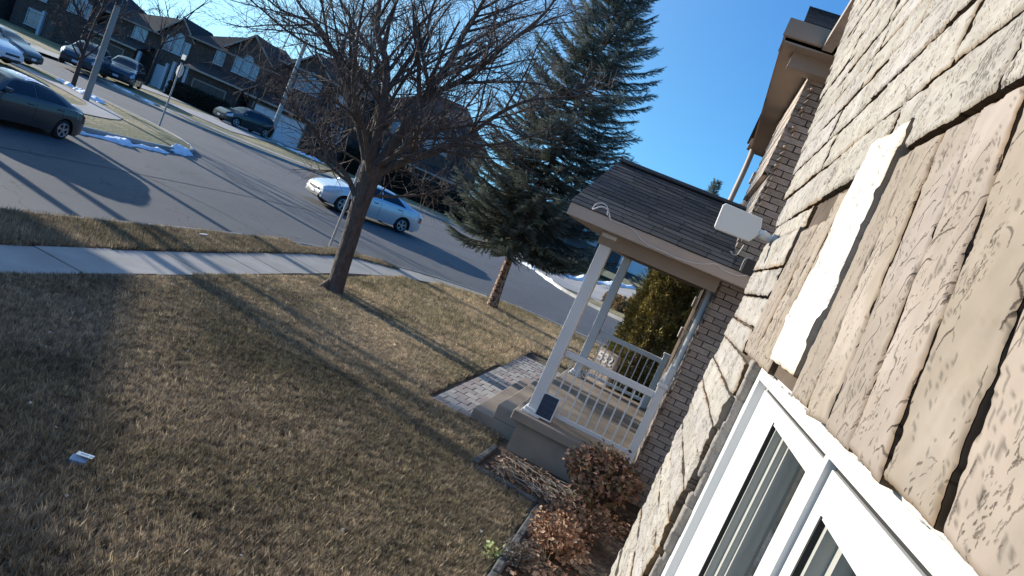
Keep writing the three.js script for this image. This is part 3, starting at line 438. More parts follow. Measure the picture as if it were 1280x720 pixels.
// ------------------------------------------------------------------ porch
{
  const porch = thing('porch', 'white railed porch with concrete deck and dark shingled gable roof', 'porch', [0, 0, 0]);
  const yD = 0.55, x0 = -1.12, x1 = 0.41, z0 = -7.55, z1 = -11.5;
  mesh('deck', [rbox(x1 - x0 + 0.06, 0.13, z0 - z1, 0.02, (x0 + x1) / 2, yD - 0.065, (z0 + z1) / 2)], M.deck, porch);
  mesh('base', [span(x0 + 0.07, x1, -0.1, yD - 0.125, z0 - 0.06, z1 + 0.05)], mottled([0.27, 0.225, 0.175], 0.35, 1.6, 5, 6, 0.003, 0.95, 37), porch);
  mesh('step', [rbox(0.34, 0.19, 2.9, 0.015, x0 - 0.145, 0.275, -9.5)], M.deck, porch);
  mesh('step', [rbox(0.62, 0.20, 2.9, 0.015, x0 - 0.29, 0.08, -9.5)], M.deck, porch);
  // posts
  const post = (x, z) => { const p = mesh('post', [rbox(0.145, 2.4, 0.145, 0.008, x, yD + 1.2, z)], M.white, porch);
    mesh('base_cap', [rbox(0.24, 0.035, 0.24, 0.008, x, yD + 0.018, z), rbox(0.2, 0.05, 0.2, 0.015, x, yD + 0.055, z)], M.white, p);
    mesh('capital', [rbox(0.17, 0.04, 0.17, 0.01, x, yD + 2.33, z), rbox(0.19, 0.05, 0.19, 0.01, x, yD + 2.37, z)], M.white, p); };
  post(-0.955, -7.75); post(-0.955, -11.28);
  // two railings
  const railing = (z, xa, xb, endpost) => { const r = new THREE.Group(); r.name = 'railing'; porch.add(r);
    mesh('top_rail', [rbox(xb - xa, 0.085, 0.07, 0.012, (xa + xb) / 2, yD + 0.87, z)], M.white, r);
    mesh('bottom_rail', [rbox(xb - xa, 0.05, 0.05, 0.008, (xa + xb) / 2, yD + 0.11, z)], M.white, r);
    const g = planarUV(new THREE.BoxGeometry(0.02, 0.72, 0.02)); const n = 10;
    for (let i = 1; i < n; i++) { const b = new THREE.Mesh(g, M.white); b.name = 'baluster'; b.castShadow = b.receiveShadow = true; b.position.set(lerp(xa, xb, i / n), yD + 0.48, z); r.add(b); }
    mesh('end_post', [rbox(0.1, 1.0, 0.1, 0.008, xb + 0.03, yD + 0.5, z), rbox(0.13, 0.04, 0.13, 0.01, xb + 0.03, yD + 1.01, z)], M.white, r); };
  railing(-7.75, -0.88, 0.30); railing(-11.28, -0.88, 0.30);
  // roof: ridge towards the street
  const ze = -7.33, zr = -9.5, zb = -11.7, ye = 3.10, yr = 4.03, xl = -1.47, xr = 0.44;
  const s = new THREE.Shape([[-ze, ye], [-zr, yr], [-zb, ye], [-zb, ye - 0.08], [-zr, yr - 0.09], [-ze, ye - 0.08]].map(([a, b]) => new THREE.Vector2(a, b)));
  const roof = mesh('roof', [new THREE.ExtrudeGeometry(s, { depth: xr - xl, bevelEnabled: false }).rotateY(Math.PI / 2).translate(xl, 0, 0), span(xr, 1.2, ye - 0.09, ye - 0.01, -7.79, ze)], M.farRoof, porch);
  const rise = (yr - ye) / (ze - zr);
  shingles(roof, xl - 0.02, xr, ze + 0.02, zr, ye + 0.004, yr + 0.012, 0.143, 0.34, 61);
  shingles(roof, xr, 1.2, ze + 0.02, -7.78, ye + 0.004, ye + rise * 0.45, 0.143, 0.34, 62);
  mesh('ridge_cap', [box(xr - xl + 0.03, 0.02, 0.16, (xl + xr) / 2, yr + 0.028, zr + 0.07, 0.39), box(xr - xl + 0.03, 0.02, 0.16, (xl + xr) / 2, yr + 0.028, zr - 0.07, -0.39)], std({ c: [0.025, 0.026, 0.029], roughness: 0.95 }), roof);
  mesh('fascia', [span(xl, 1.2, 2.965, 3.105, ze - 0.001, ze + 0.026), span(xl, xr, 2.965, 3.105, zb - 0.026, zb + 0.001)], M.trim, porch);
  const bargeS = new THREE.Shape([[-ze, ye - 0.02], [-zr, yr - 0.02], [-zb, ye - 0.02], [-zb, ye - 0.14], [-zr, yr - 0.16], [-ze, ye - 0.14]].map(([a, b]) => new THREE.Vector2(a, b)));
  mesh('bargeboard', [new THREE.ExtrudeGeometry(bargeS, { depth: 0.026, bevelEnabled: false }).rotateY(Math.PI / 2).translate(xl - 0.01, 0, 0)], M.trim, porch);
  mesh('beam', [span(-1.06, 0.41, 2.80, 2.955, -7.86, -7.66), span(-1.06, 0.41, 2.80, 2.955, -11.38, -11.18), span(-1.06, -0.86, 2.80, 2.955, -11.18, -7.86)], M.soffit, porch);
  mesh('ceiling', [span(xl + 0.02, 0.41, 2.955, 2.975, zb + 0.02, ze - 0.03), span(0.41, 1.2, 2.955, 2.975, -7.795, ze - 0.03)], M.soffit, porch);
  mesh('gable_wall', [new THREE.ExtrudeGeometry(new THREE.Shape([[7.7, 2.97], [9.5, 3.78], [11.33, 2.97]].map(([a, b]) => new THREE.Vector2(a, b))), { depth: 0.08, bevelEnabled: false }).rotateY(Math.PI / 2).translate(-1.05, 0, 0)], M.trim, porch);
  // small framed dark panel leaning on the near post
  const pn = thing('solar_panel', 'small dark blue panel in a white frame leaning at the foot of the porch post', 'solar panel', [-0.80, yD + 0.02, -7.66], 0.05);
  const tilt = new THREE.Group(); tilt.name = 'panel'; tilt.rotation.x = -0.12; pn.add(tilt);
  mesh('frame', [span(-0.115, 0.115, 0.30, 0.318, 0, 0.02), span(-0.115, 0.115, 0, 0.018, 0, 0.02), span(-0.115, -0.098, 0.018, 0.30, 0, 0.02), span(0.098, 0.115, 0.018, 0.30, 0, 0.02)], M.white, tilt);
  mesh('face', [span(-0.1, 0.1, 0.016, 0.302, 0.002, 0.012)], std({ c: [0.012, 0.018, 0.05], roughness: 0.25 }), tilt);
  const gl = []; for (let i = 1; i < 4; i++) gl.push(span(-0.098, 0.098, 0.016 + i * 0.0715, 0.0175 + i * 0.0715, 0.0121, 0.013)); gl.push(span(-0.0007, 0.0007, 0.017, 0.30, 0.0121, 0.0128)); mesh('grid_line', gl, std({ c: [0.06, 0.08, 0.13], roughness: 0.4 }), tilt);
  // white cable along the fascia with a loop at its far end
  const cable = thing('cable', 'thin white cable hanging along the porch fascia with a loop at one end', 'cable', [0, 0, 0]);
  mesh('cable_run', [tube([[0.62, 3.10, -7.27], [0.52, 3.06, -7.28], [0.36, 3.06, -7.27], [0.28, 3.085, -7.27], [0.12, 3.02, -7.28], [-0.10, 2.985, -7.285], [-0.28, 2.99, -7.285], [-0.52, 3.0, -7.285], [-0.72, 3.09, -7.285], [-0.95, 3.09, -7.29], [-1.04, 3.13, -7.28]], 0.0042, 5, 60)], M.white, cable);
  mesh('cable_loop', [tube([[-1.03, 3.12, -7.28], [-1.06, 3.20, -7.29], [-1.13, 3.225, -7.30], [-1.20, 3.19, -7.30], [-1.21, 3.12, -7.29], [-1.15, 3.17, -7.28], [-1.08, 3.19, -7.28], [-1.02, 3.15, -7.28], [-0.97, 3.08, -7.28]], 0.006, 5, 50)], M.white, cable);
  // dark bracket lamp and hook near the wall
  const lp = thing('bracket', 'dark square bracket with pale wire edges on the porch roof by the wall', 'bracket', [0.60, 3.16, -7.30]);
  mesh('plate', [rbox(0.12, 0.17, 0.03, 0.006, 0, 0.03, 0.0)], M.dark, lp);
  mesh('wire_edge', [tube([[-0.075, -0.04, 0.02], [-0.072, 0.10, 0.02], [-0.02, 0.125, 0.02]], 0.005, 5, 8), tube([[0.065, -0.08, 0.02], [0.07, 0.08, 0.02]], 0.004, 5, 6)], M.steel, lp);
  const hk = thing('hook', 'small pale metal hook on the porch roof beneath the white paddle', 'hook', [0.42, 3.28, -7.42]);
  mesh('shank', [tube([[0.04, 0.12, 0.05], [0.02, -0.01, 0.06]], 0.006, 5, 6), tube([[0.02, -0.01, 0.06], [-0.02, -0.025, 0.06], [-0.06, 0.0, 0.06]], 0.008, 5, 8)], M.steel, hk);
  // house number standing beside the far railing
  const num = thing('house_number', 'white house number 532 on a tan stone beyond the far porch railing', 'house number', [-0.58, 0, -11.75], -0.55);
  mesh('stone', [rbox(0.5, 0.95, 0.1, 0.03, 0, 0.66, 0)], mottled([0.34, 0.27, 0.22], 0.5, 0.5, 6, 4, 0.004), num);
  mesh('digit', digitGeos('532', 0.15, 0.012).map((g) => g.translate(-0.0, 0.98, 0.052)), M.white, num);
}
function digitGeos(txt, h, d) {                                   // stroke digits as flat raised bars
  const P = { 5: [[0.9, 1, 0.1, 1], [0.1, 1, 0.1, 0.55], [0.1, 0.55, 0.7, 0.58], [0.7, 0.58, 0.9, 0.32], [0.9, 0.32, 0.65, 0.02], [0.65, 0.02, 0.1, 0.06]], 3: [[0.1, 0.97, 0.75, 0.98], [0.75, 0.98, 0.85, 0.75], [0.85, 0.75, 0.4, 0.54], [0.4, 0.54, 0.9, 0.34], [0.9, 0.34, 0.7, 0.03], [0.7, 0.03, 0.1, 0.05]], 2: [[0.1, 0.8, 0.35, 1], [0.35, 1, 0.8, 0.92], [0.8, 0.92, 0.82, 0.65], [0.82, 0.65, 0.1, 0.04], [0.1, 0.04, 0.95, 0.04]] };
  const out = [], w = h * 0.62;
  [...txt].forEach((c, i) => { for (const [a, b, e, f] of P[c]) { const dx = (e - a) * w, dy = (f - b) * h, l = Math.hypot(dx, dy); out.push(box(l + h * 0.12, h * 0.22, d + 0.0005 * out.length, 0, 0, 0).rotateZ(Math.atan2(dy, dx)).translate(i * w * 1.28 + (a + e) / 2 * w - w * 1.9, (b + f) / 2 * h - h / 2, 0)); } });
  return out;
}
{ // paver walk beside the steps: single pavers
  const path = mesh('path', lofted([[-2.32, -8.05], [-2.32, -13.4]], [[-1.0, -8.05], [-1.0, -13.4]], 20, 4, 0.006), M.mortarGrey, null, { kind: S });
  R = rng(71);
  const tones = [[0.36, 0.33, 0.30], [0.31, 0.27, 0.25], [0.40, 0.37, 0.33], [0.34, 0.28, 0.255]].map((c, i) => mottled(c, 0.3, 0.5, 6, 4, 0.002, 0.9, 300 + i));
  const g = planarUV(rbox(1, 1, 1, 0.08, 0, 0, 0, 1));
  for (let i = 0; i < 26; i++) { const l = i % 2 ? 0.2 : 0.2, z = -8.15 - i * 0.2; for (let x = -2.3 + (i % 2 ? -0.1 : 0); x < -1.06; x += 0.2) { const a = Math.max(x, -2.3), b = Math.min(x + 0.2, -1.02); if (b - a < 0.05 || (z < -8.05 && z > -10.95 && a > -1.75)) continue;
    const m = new THREE.Mesh(g, tones[Math.floor(R() * 4)]); m.name = 'paver'; m.castShadow = m.receiveShadow = true; m.scale.set(b - a - 0.008, 0.05, l - 0.008); m.position.set((a + b) / 2, 0.012 + T((a + b) / 2, z) + rr(-0.003, 0.003), z); m.rotation.set(rr(-0.012, 0.012), rr(-0.02, 0.02), rr(-0.012, 0.012)); path.add(m); } }
}
// ------------------------------------------------------------------ garden bed
{
  mesh('garden_bed', [span(-1.12, 1.3, -0.05, 0.035, -7.62, -6.62), span(-0.36, 1.3, -0.05, 0.036, -6.62, -1.3)], M.soil, null, { kind: S });
  mesh('garden_bed', [span(-1.5, 0.4, -0.05, 0.036, -13.4, -11.5)], M.soil, null, { kind: S });
  const ed = thing('bed_edging', 'weathered dark stone edging along the garden bed beside the lawn', 'edging', [0, 0, 0]);
  R = rng(81); const em = mottled([0.085, 0.085, 0.085], 0.7, 0.4, 6, 5, 0.006, 1, 91);
  const run = (a, b) => { const n = Math.round(Math.hypot(b[0] - a[0], b[1] - a[1]) / 0.26), ang = Math.atan2(-(b[1] - a[1]), b[0] - a[0]); for (let i = 0; i < n; i++) { const t = (i + 0.5) / n; const m = mesh('stone', [rbox(0.25 + rr(-0.02, 0.01), 0.10 + rr(-0.025, 0.015), 0.08, 0.022, 0, 0, 0)], em, ed); m.position.set(lerp(a[0], b[0], t), 0.022 + rr(-0.014, 0.008), lerp(a[1], b[1], t)); m.rotation.set(rr(-0.06, 0.06), ang + rr(-0.05, 0.05), rr(-0.04, 0.04)); } };
  run([-1.16, -7.5], [-1.17, -6.72]); run([-1.15, -6.66], [-0.36, -6.58]); run([-0.33, -6.5], [-0.37, -3.0]);
  // fallen leaves and dry stalks
  const leaf = (l, w) => { const g = new THREE.BufferGeometry(); g.setAttribute('position', new THREE.Float32BufferAttribute([0, 0, 0, -w, 0.25 * w, l * 0.45, 0, 0, l * 0.5, 0, 0, 0, 0, 0, l * 0.5, w, 0.3 * w, l * 0.45, -w, 0.25 * w, l * 0.45, 0, 0.12 * l, l, 0, 0, l * 0.5, 0, 0, l * 0.5, 0, 0.12 * l, l, w, 0.3 * w, l * 0.45], 3)); g.computeVertexNormals(); g.setAttribute('uv', new THREE.Float32BufferAttribute(new Float32Array(24), 2)); return g; };
  const lm = std({ c: [1, 1, 1], roughness: 0.9, side: THREE.DoubleSide });
  const scatter = (name, parent, geo, mat, n, place, cols, smin, smax, kindStuff = true) => { const im = new THREE.InstancedMesh(geo, mat, n); im.name = name; im.castShadow = im.receiveShadow = true; const m = new THREE.Matrix4(), q = new THREE.Quaternion(), c = new THREE.Color();
    for (let i = 0; i < n; i++) { const { p, d } = place(i); const s = rr(smin, smax); if (d) q.setFromUnitVectors(V(0, 0, 1), d); else q.setFromEuler(E3.set(rr(-0.7, 0.7), rr(0, 6.28), rr(-0.7, 0.7))); m.compose(p, q, V(s, s, s)); im.setMatrixAt(i, m); const k = cols[Math.floor(R() * cols.length)], v = rr(0.6, 1.3); c.setRGB(k[0] * v, k[1] * v, k[2] * v); im.setColorAt(i, c); }
    if (kindStuff) im.userData.kind = 'stuff'; parent.add(im); return im; };
  const brown = [[0.30, 0.155, 0.085], [0.22, 0.11, 0.06], [0.36, 0.21, 0.13], [0.17, 0.10, 0.06], [0.40, 0.27, 0.19]];
  const lt = scatter('leaf_litter', scene, leaf(0.06, 0.02), lm, 1700, () => { const a = R() < 0.45; return { p: a ? V(rr(-1.05, 0.9), rr(0.04, 0.08), rr(-7.45, -6.7)) : V(rr(-0.3, 0.3), rr(0.04, 0.075), rr(-6.7, -3.6)) }; }, brown, 0.6, 1.2);
  lt.userData.label = 'brown dry leaves scattered over the garden bed';
  const stalkG = tube([[0, 0, 0], [0.004, 0.01, 0.12], [0, 0.0, 0.26]], 0.0028, 4, 3, 0.0015);
  const sk = scatter('dry_stalks', scene, stalkG, std({ c: [1, 1, 1], roughness: 1 }), 260, () => { const a = rr(-0.9, 0.9); return { p: V(rr(-1.0, -0.05), rr(0.04, 0.10), rr(-7.4, -6.75)), d: V(Math.sin(a) * 0.8 + 0.5, rr(0, 0.35), Math.cos(a)).normalize() }; }, [[0.42, 0.33, 0.25], [0.32, 0.24, 0.18], [0.5, 0.42, 0.34]], 0.6, 1.4);
  sk.userData.label = 'pale dry stalks lying in the garden bed below the porch';
  R = rng(87);
  const bits = scatter('lawn_leaf_bits', scene, leaf(0.03, 0.011), lm, 900, () => { for (;;) { const z = -1.8 - 10 * R() ** 1.2, x = rr(-6.3, -0.4); if (x > z * 1.35 - 0.2 && !(z > -7.7 && z < -6.6 && x > -1.3) && !(x > -2.4 && z < -8)) return { p: V(x, T(x, z) + rr(0.015, 0.04), z) }; } }, [[0.5, 0.42, 0.32], [0.36, 0.25, 0.15], [0.24, 0.14, 0.08], [0.6, 0.56, 0.48]], 0.5, 1.3);
  bits.userData.label = 'small dead leaf fragments strewn over the lawn';
  // leafy shrubs
  const shrub = (name, label, c, rx, h, nStem, nLeaf, cols, lf, base) => { const b = thing(name, label, 'shrub', [c[0], base, c[1]]); const st = [], tips = [];
    for (let i = 0; i < nStem; i++) { const a = rr(0, 6.283), e = Math.sqrt(R()), x = Math.cos(a) * rx * e, z = Math.sin(a) * rx * e, y = h * (0.55 + 0.45 * Math.sqrt(1 - e * e * 0.9)) * rr(0.8, 1.05); const pts = [V(x * 0.15, 0, z * 0.15), V(x * 0.5, y * 0.55, z * 0.5), V(x, y, z)]; st.push(tube(pts, 0.006, 4, 4, 0.0025)); tips.push(pts); }
    mesh('stem', st, M.stem, b);
    scatter('leaf', b, lf, lm, nLeaf, () => { const t = tips[Math.floor(R() * tips.length)], u = Math.sqrt(rr(0.12, 1)); const p = t[0].clone().lerp(t[2], u); p.y = lerp(lerp(0, t[1].y, clamp(u * 2)), t[2].y, clamp(u * 2 - 1)); p.x += rr(-1, 1) * 0.06; p.y += rr(-1, 1) * 0.05; p.z += rr(-1, 1) * 0.06; return { p, d: V(rr(-1, 1), rr(-0.8, 0.7), rr(-1, 1)).normalize() }; }, cols, 0.7, 1.35); return b; };
  R = rng(91);
  shrub('leafy_shrub', 'tall rounded shrub with dry reddish brown leaves against the porch base', [0.14, -6.95], 0.46, 0.76, 70, 2400, [[0.20, 0.10, 0.06], [0.28, 0.14, 0.085], [0.36, 0.21, 0.14], [0.13, 0.075, 0.04], [0.16, 0.12, 0.055]], leaf(0.06, 0.021), 0.03);
  shrub('leafy_shrub', 'low shrub with orange brown leaves nearest the lower edge of the bed', [-0.02, -5.62], 0.30, 0.40, 44, 1100, [[0.36, 0.18, 0.09], [0.42, 0.24, 0.14], [0.27, 0.13, 0.07], [0.46, 0.31, 0.2]], leaf(0.042, 0.016), 0.03);
  shrub('leafy_shrub', 'sparse brown shrub between the tall shrub and the low orange one', [0.06, -6.28], 0.36, 0.34, 40, 620, [[0.19, 0.10, 0.06], [0.26, 0.14, 0.085], [0.13, 0.08, 0.05]], leaf(0.05, 0.018), 0.03);
  shrub('lavender_bush', 'grey twiggy little bush at the bottom edge of the garden bed', [-0.24, -5.15], 0.15, 0.2, 120, 900, [[0.17, 0.165, 0.155], [0.24, 0.235, 0.22], [0.11, 0.105, 0.10]], leaf(0.03, 0.003), 0.03);
  shrub('small_plant', 'pale yellow green leafy plant at the bottom edge of the lawn', [-0.44, -5.12], 0.07, 0.1, 10, 46, [[0.42, 0.46, 0.18], [0.52, 0.52, 0.26], [0.34, 0.38, 0.14]], leaf(0.055, 0.02), 0.0);
  const blk = thing('stone_block', 'pale beige stone block at the foot of the near wall', 'block', [0.145, 0.0, -4.55], 0.5);
  const cone = new THREE.CylinderGeometry(0.05, 0.14, 0.42, 4, 1); mesh('block', [cone.rotateY(0.7).translate(0, 0.21, 0)], M.trim, blk);
  // litter on the lawn
  const bx = thing('carton', 'small crushed white and blue carton lying on the lawn', 'carton', [-3.08, 0.03, -3.44], 0.5);
  mesh('flap', [rbox(0.105, 0.004, 0.06, 0.0015, 0.02, 0.055, 0.0).rotateZ(-0.06).rotateX(-0.15)], std({ c: [0.62, 0.66, 0.66], roughness: 0.5 }), bx);
  mesh('body', [rbox(0.10, 0.04, 0.055, 0.004, 0, 0.02, 0.01).rotateX(0.25)], std({ c: [0.17, 0.28, 0.42], roughness: 0.5 }), bx);
  mesh('print', [box(0.05, 0.0012, 0.022, 0.015, 0.0578, 0).rotateZ(-0.06).rotateX(-0.15), box(0.018, 0.0014, 0.022, 0.058, 0.0580, 0.004).rotateZ(-0.06).rotateX(-0.15)], std({ c: [0.24, 0.36, 0.42], roughness: 0.5 }), bx);
}

// ------------------------------------------------------------------ trees
function bend(p, dir, len, n, jit, up) { const pts = [p.clone()], d = dir.clone().normalize(), q = p.clone(); for (let i = 0; i < n; i++) { d.x += rr(-jit, jit); d.y += rr(-jit, jit) + up; d.z += rr(-jit, jit); d.normalize(); q.addScaledVector(d, len / n); pts.push(q.clone()); } return pts; }
function sprout(pts, r0, level, out, o) {
  const c = new THREE.CatmullRomCurve3(pts, false, 'centripetal'), len = c.getLength();
  const n = Math.max(o.min[level] ?? 2, Math.round(len * (o.den[level] ?? 4)));
  for (let i = 0; i < n; i++) {
    const t = lerp(o.from[level] ?? 0.15, 1, (i + R()) / n), p = c.getPoint(t), tan = c.getTangent(t);
    const side = V(rr(-1, 1), rr(-0.6, 1), rr(-1, 1)).cross(tan).normalize(), a = rr(0.5, 1.05) * (t > 0.93 ? 0.4 : 1);
    const dir = tan.clone().multiplyScalar(Math.cos(a)).addScaledVector(side, Math.sin(a));
    const l = len * rr(0.26, 0.52) * (1.08 - 0.55 * t) + (o.add[level] ?? 0.06), rad = Math.max(o.rmin, r0 * (1 - 0.7 * t) * rr(0.42, 0.66));
    const q = bend(p, dir, l, level > 1 ? 3 : 4, o.jit, o.up);
    out[Math.min(level, out.length - 1)].push(tube(q, rad, level > 0 ? 3 : 5, level > 0 ? 4 : 7, Math.max(o.rmin * 0.6, rad * 0.35)));
    if (level + 1 < o.levels) sprout(q, rad, level + 1, out, o);
  }
}
{ // the big bare tree on the lawn
  const t = thing('bare_tree', 'large leafless tree with spreading dark branches on the front lawn by the sidewalk', 'tree', [0, 0, 0]);
  R = rng(101);
  const v = (a) => a.map((p) => V(...p));
  mesh('trunk', [tube(v([[-5.68, -0.15, -10.92], [-5.71, 0.02, -10.92], [-5.77, 0.5, -10.92], [-5.82, 1.13, -10.91], [-5.87, 1.65, -10.9], [-5.89, 2.12, -10.89], [-5.92, 2.55, -10.89]]), (s) => 0.235 - 0.36 * Math.min(s, 0.2) + 0.05 * Math.max(0, s - 0.62) / 0.38, 14, 40),
    tube(v([[-5.70, 0.18, -10.86], [-5.62, 0.03, -10.76], [-5.50, -0.08, -10.66]]), 0.09, 7, 6, 0.04), tube(v([[-5.76, 0.2, -11.0], [-5.86, 0.03, -11.1], [-5.98, -0.08, -11.2]]), 0.09, 7, 6, 0.04), tube(v([[-5.8, 0.2, -10.86], [-5.92, 0.03, -10.76], [-6.05, -0.08, -10.68]]), 0.09, 7, 6, 0.04)], M.bark, t);
  const limbs = [
    [[[-5.89, 2.3, -10.89], [-6.01, 3.06, -10.86], [-6.17, 3.7, -10.82], [-6.41, 4.29, -10.77], [-6.67, 4.79, -10.71], [-6.9, 5.3, -10.65], [-7.26, 6.05, -10.57], [-7.5, 7.0, -10.5]], 0.10],
    [[[-5.87, 2.4, -10.9], [-5.69, 3.28, -10.94], [-5.47, 4.08, -10.99], [-5.3, 4.74, -11.03], [-5.27, 5.31, -11.03], [-5.2, 5.95, -11.05], [-5.19, 6.9, -11.05]], 0.105],
    [[[-5.84, 2.35, -10.92], [-5.37, 2.86, -11.01], [-4.98, 3.27, -11.2], [-4.62, 3.73, -11.39], [-4.2, 4.36, -11.5], [-3.77, 4.84, -11.7], [-3.2, 5.15, -11.9]], 0.075],
    [[[-5.44, 4.12, -11.0], [-4.85, 4.66, -10.9], [-4.33, 5.26, -10.7], [-3.87, 5.99, -10.6], [-3.67, 6.8, -10.5]], 0.06],
    [[[-5.87, 1.7, -10.89], [-6.33, 2.09, -10.79], [-6.77, 2.41, -10.68], [-7.1, 2.66, -10.5], [-7.46, 2.9, -10.3], [-7.97, 3.08, -10.1]], 0.058],
    [[[-5.88, 2.15, -10.89], [-6.25, 2.8, -10.8], [-6.68, 3.4, -10.71], [-7.14, 3.98, -10.6], [-7.68, 4.36, -10.47], [-8.19, 4.68, -10.35], [-8.8, 5.2, -10.2]], 0.075],
    [[[-6.68, 3.4, -10.71], [-7.3, 3.6, -10.76], [-7.85, 3.59, -10.93], [-8.44, 3.5, -11.09]], 0.038],
    [[[-6.2, 3.76, -10.82], [-6.08, 4.43, -10.95], [-6.09, 5.04, -11.1], [-6.1, 5.64, -11.2], [-6.16, 6.5, -11.3]], 0.055],
    [[[-7.14, 3.98, -10.6], [-7.86, 4.44, -10.43], [-8.59, 4.51, -10.26], [-9.14, 4.7, -10.15]], 0.04],
    [[[-5.9, 2.3, -10.95], [-5.95, 2.9, -11.6], [-5.8, 3.5, -12.3], [-5.6, 4.2, -12.9], [-5.5, 5.0, -13.3]], 0.07],
    [[[-5.9, 2.2, -10.95], [-6.6, 2.8, -11.5], [-7.3, 3.3, -12.1], [-8.0, 3.9, -12.6]], 0.055],
    [[[-5.86, 2.3, -10.8], [-5.9, 2.9, -10.2], [-6.1, 3.5, -9.7], [-6.2, 4.3, -9.3], [-6.2, 5.1, -9.1]], 0.06],
    [[[-5.85, 2.5, -10.85], [-5.3, 3.0, -10.5], [-4.8, 3.6, -10.2], [-4.3, 4.3, -10.0]], 0.045],
    [[[-6.1, 3.45, -10.84], [-6.6, 3.9, -11.2], [-7.0, 4.7, -11.6], [-7.3, 5.6, -11.8]], 0.045],
    [[[-5.87, 1.95, -10.92], [-5.35, 2.15, -11.2], [-4.9, 2.45, -11.5], [-4.5, 2.9, -11.8]], 0.035],
  ];
  const out = [[], [], [], []];
  for (const [p, r] of limbs) { const q = v(p); for (let i = 1; i < q.length - 1; i++) q[i].add(V(rr(-0.06, 0.06), rr(-0.05, 0.05), rr(-0.06, 0.06)));
    const lm = mesh('limb', [tube(q, r, 9, q.length * 4, r * 0.22)], M.bark, t);
    sprout(q, r, 0, out, { den: [3.6, 6.4, 8.5], min: [5, 5, 3], from: [0.14, 0.12, 0.1], add: [0.35, 0.16, 0.10], levels: 3, rmin: 0.0036, jit: 0.17, up: 0.04 }); }
  mesh('branch', out[0], M.bark, t, { kind: 'stuff' });
  mesh('twig', [...out[1], ...out[2]], M.twig, t, { kind: 'stuff' });
}
const instanced = (name, parent, geo, mat, items, kind) => { const im = new THREE.InstancedMesh(geo, mat, items.length); im.name = name; im.castShadow = im.receiveShadow = true; const m = new THREE.Matrix4(), q = new THREE.Quaternion(), c = new THREE.Color(), X = V(0, 0, 0), Y = V(0, 0, 0), Z = V(0, 0, 0);
  items.forEach(({ p, d, up, s, k }, i) => { Z.copy(d).normalize(); X.crossVectors(up ?? V(0, 1, 0), Z); if (X.lengthSq() < 1e-4) X.set(1, 0, 0); X.normalize(); Y.crossVectors(Z, X); m.makeBasis(X, Y, Z); q.setFromRotationMatrix(m); m.compose(p, q, V(s, s, s)); im.setMatrixAt(i, m); c.setRGB(...k); im.setColorAt(i, c); });
  if (kind) im.userData.kind = kind; parent.add(im); return im; };
const triGeo = (pos) => { const g = new THREE.BufferGeometry(); g.setAttribute('position', new THREE.Float32BufferAttribute(pos, 3)); g.computeVertexNormals(); g.setAttribute('uv', new THREE.Float32BufferAttribute(new Float32Array(pos.length / 3 * 2), 2)); return g; };
function sprayGeo(len, n, nl, w) { const pos = []; for (let i = 0; i < n; i++) { const z = i / n * len, a = i * 2.4, e = 0.75, dx = Math.cos(a) * Math.cos(e) * 1.1, dy = Math.sin(a) * Math.cos(e) * 0.8 + 0.12, dz = Math.sin(e), px = -Math.sin(a) * w, py = Math.cos(a) * w; const l = nl * (0.7 + 0.5 * ((i * 7) % 5) / 5); pos.push(px, py, z, -px, -py, z, dx * l, dy * l, z + dz * l); } return triGeo(pos); }
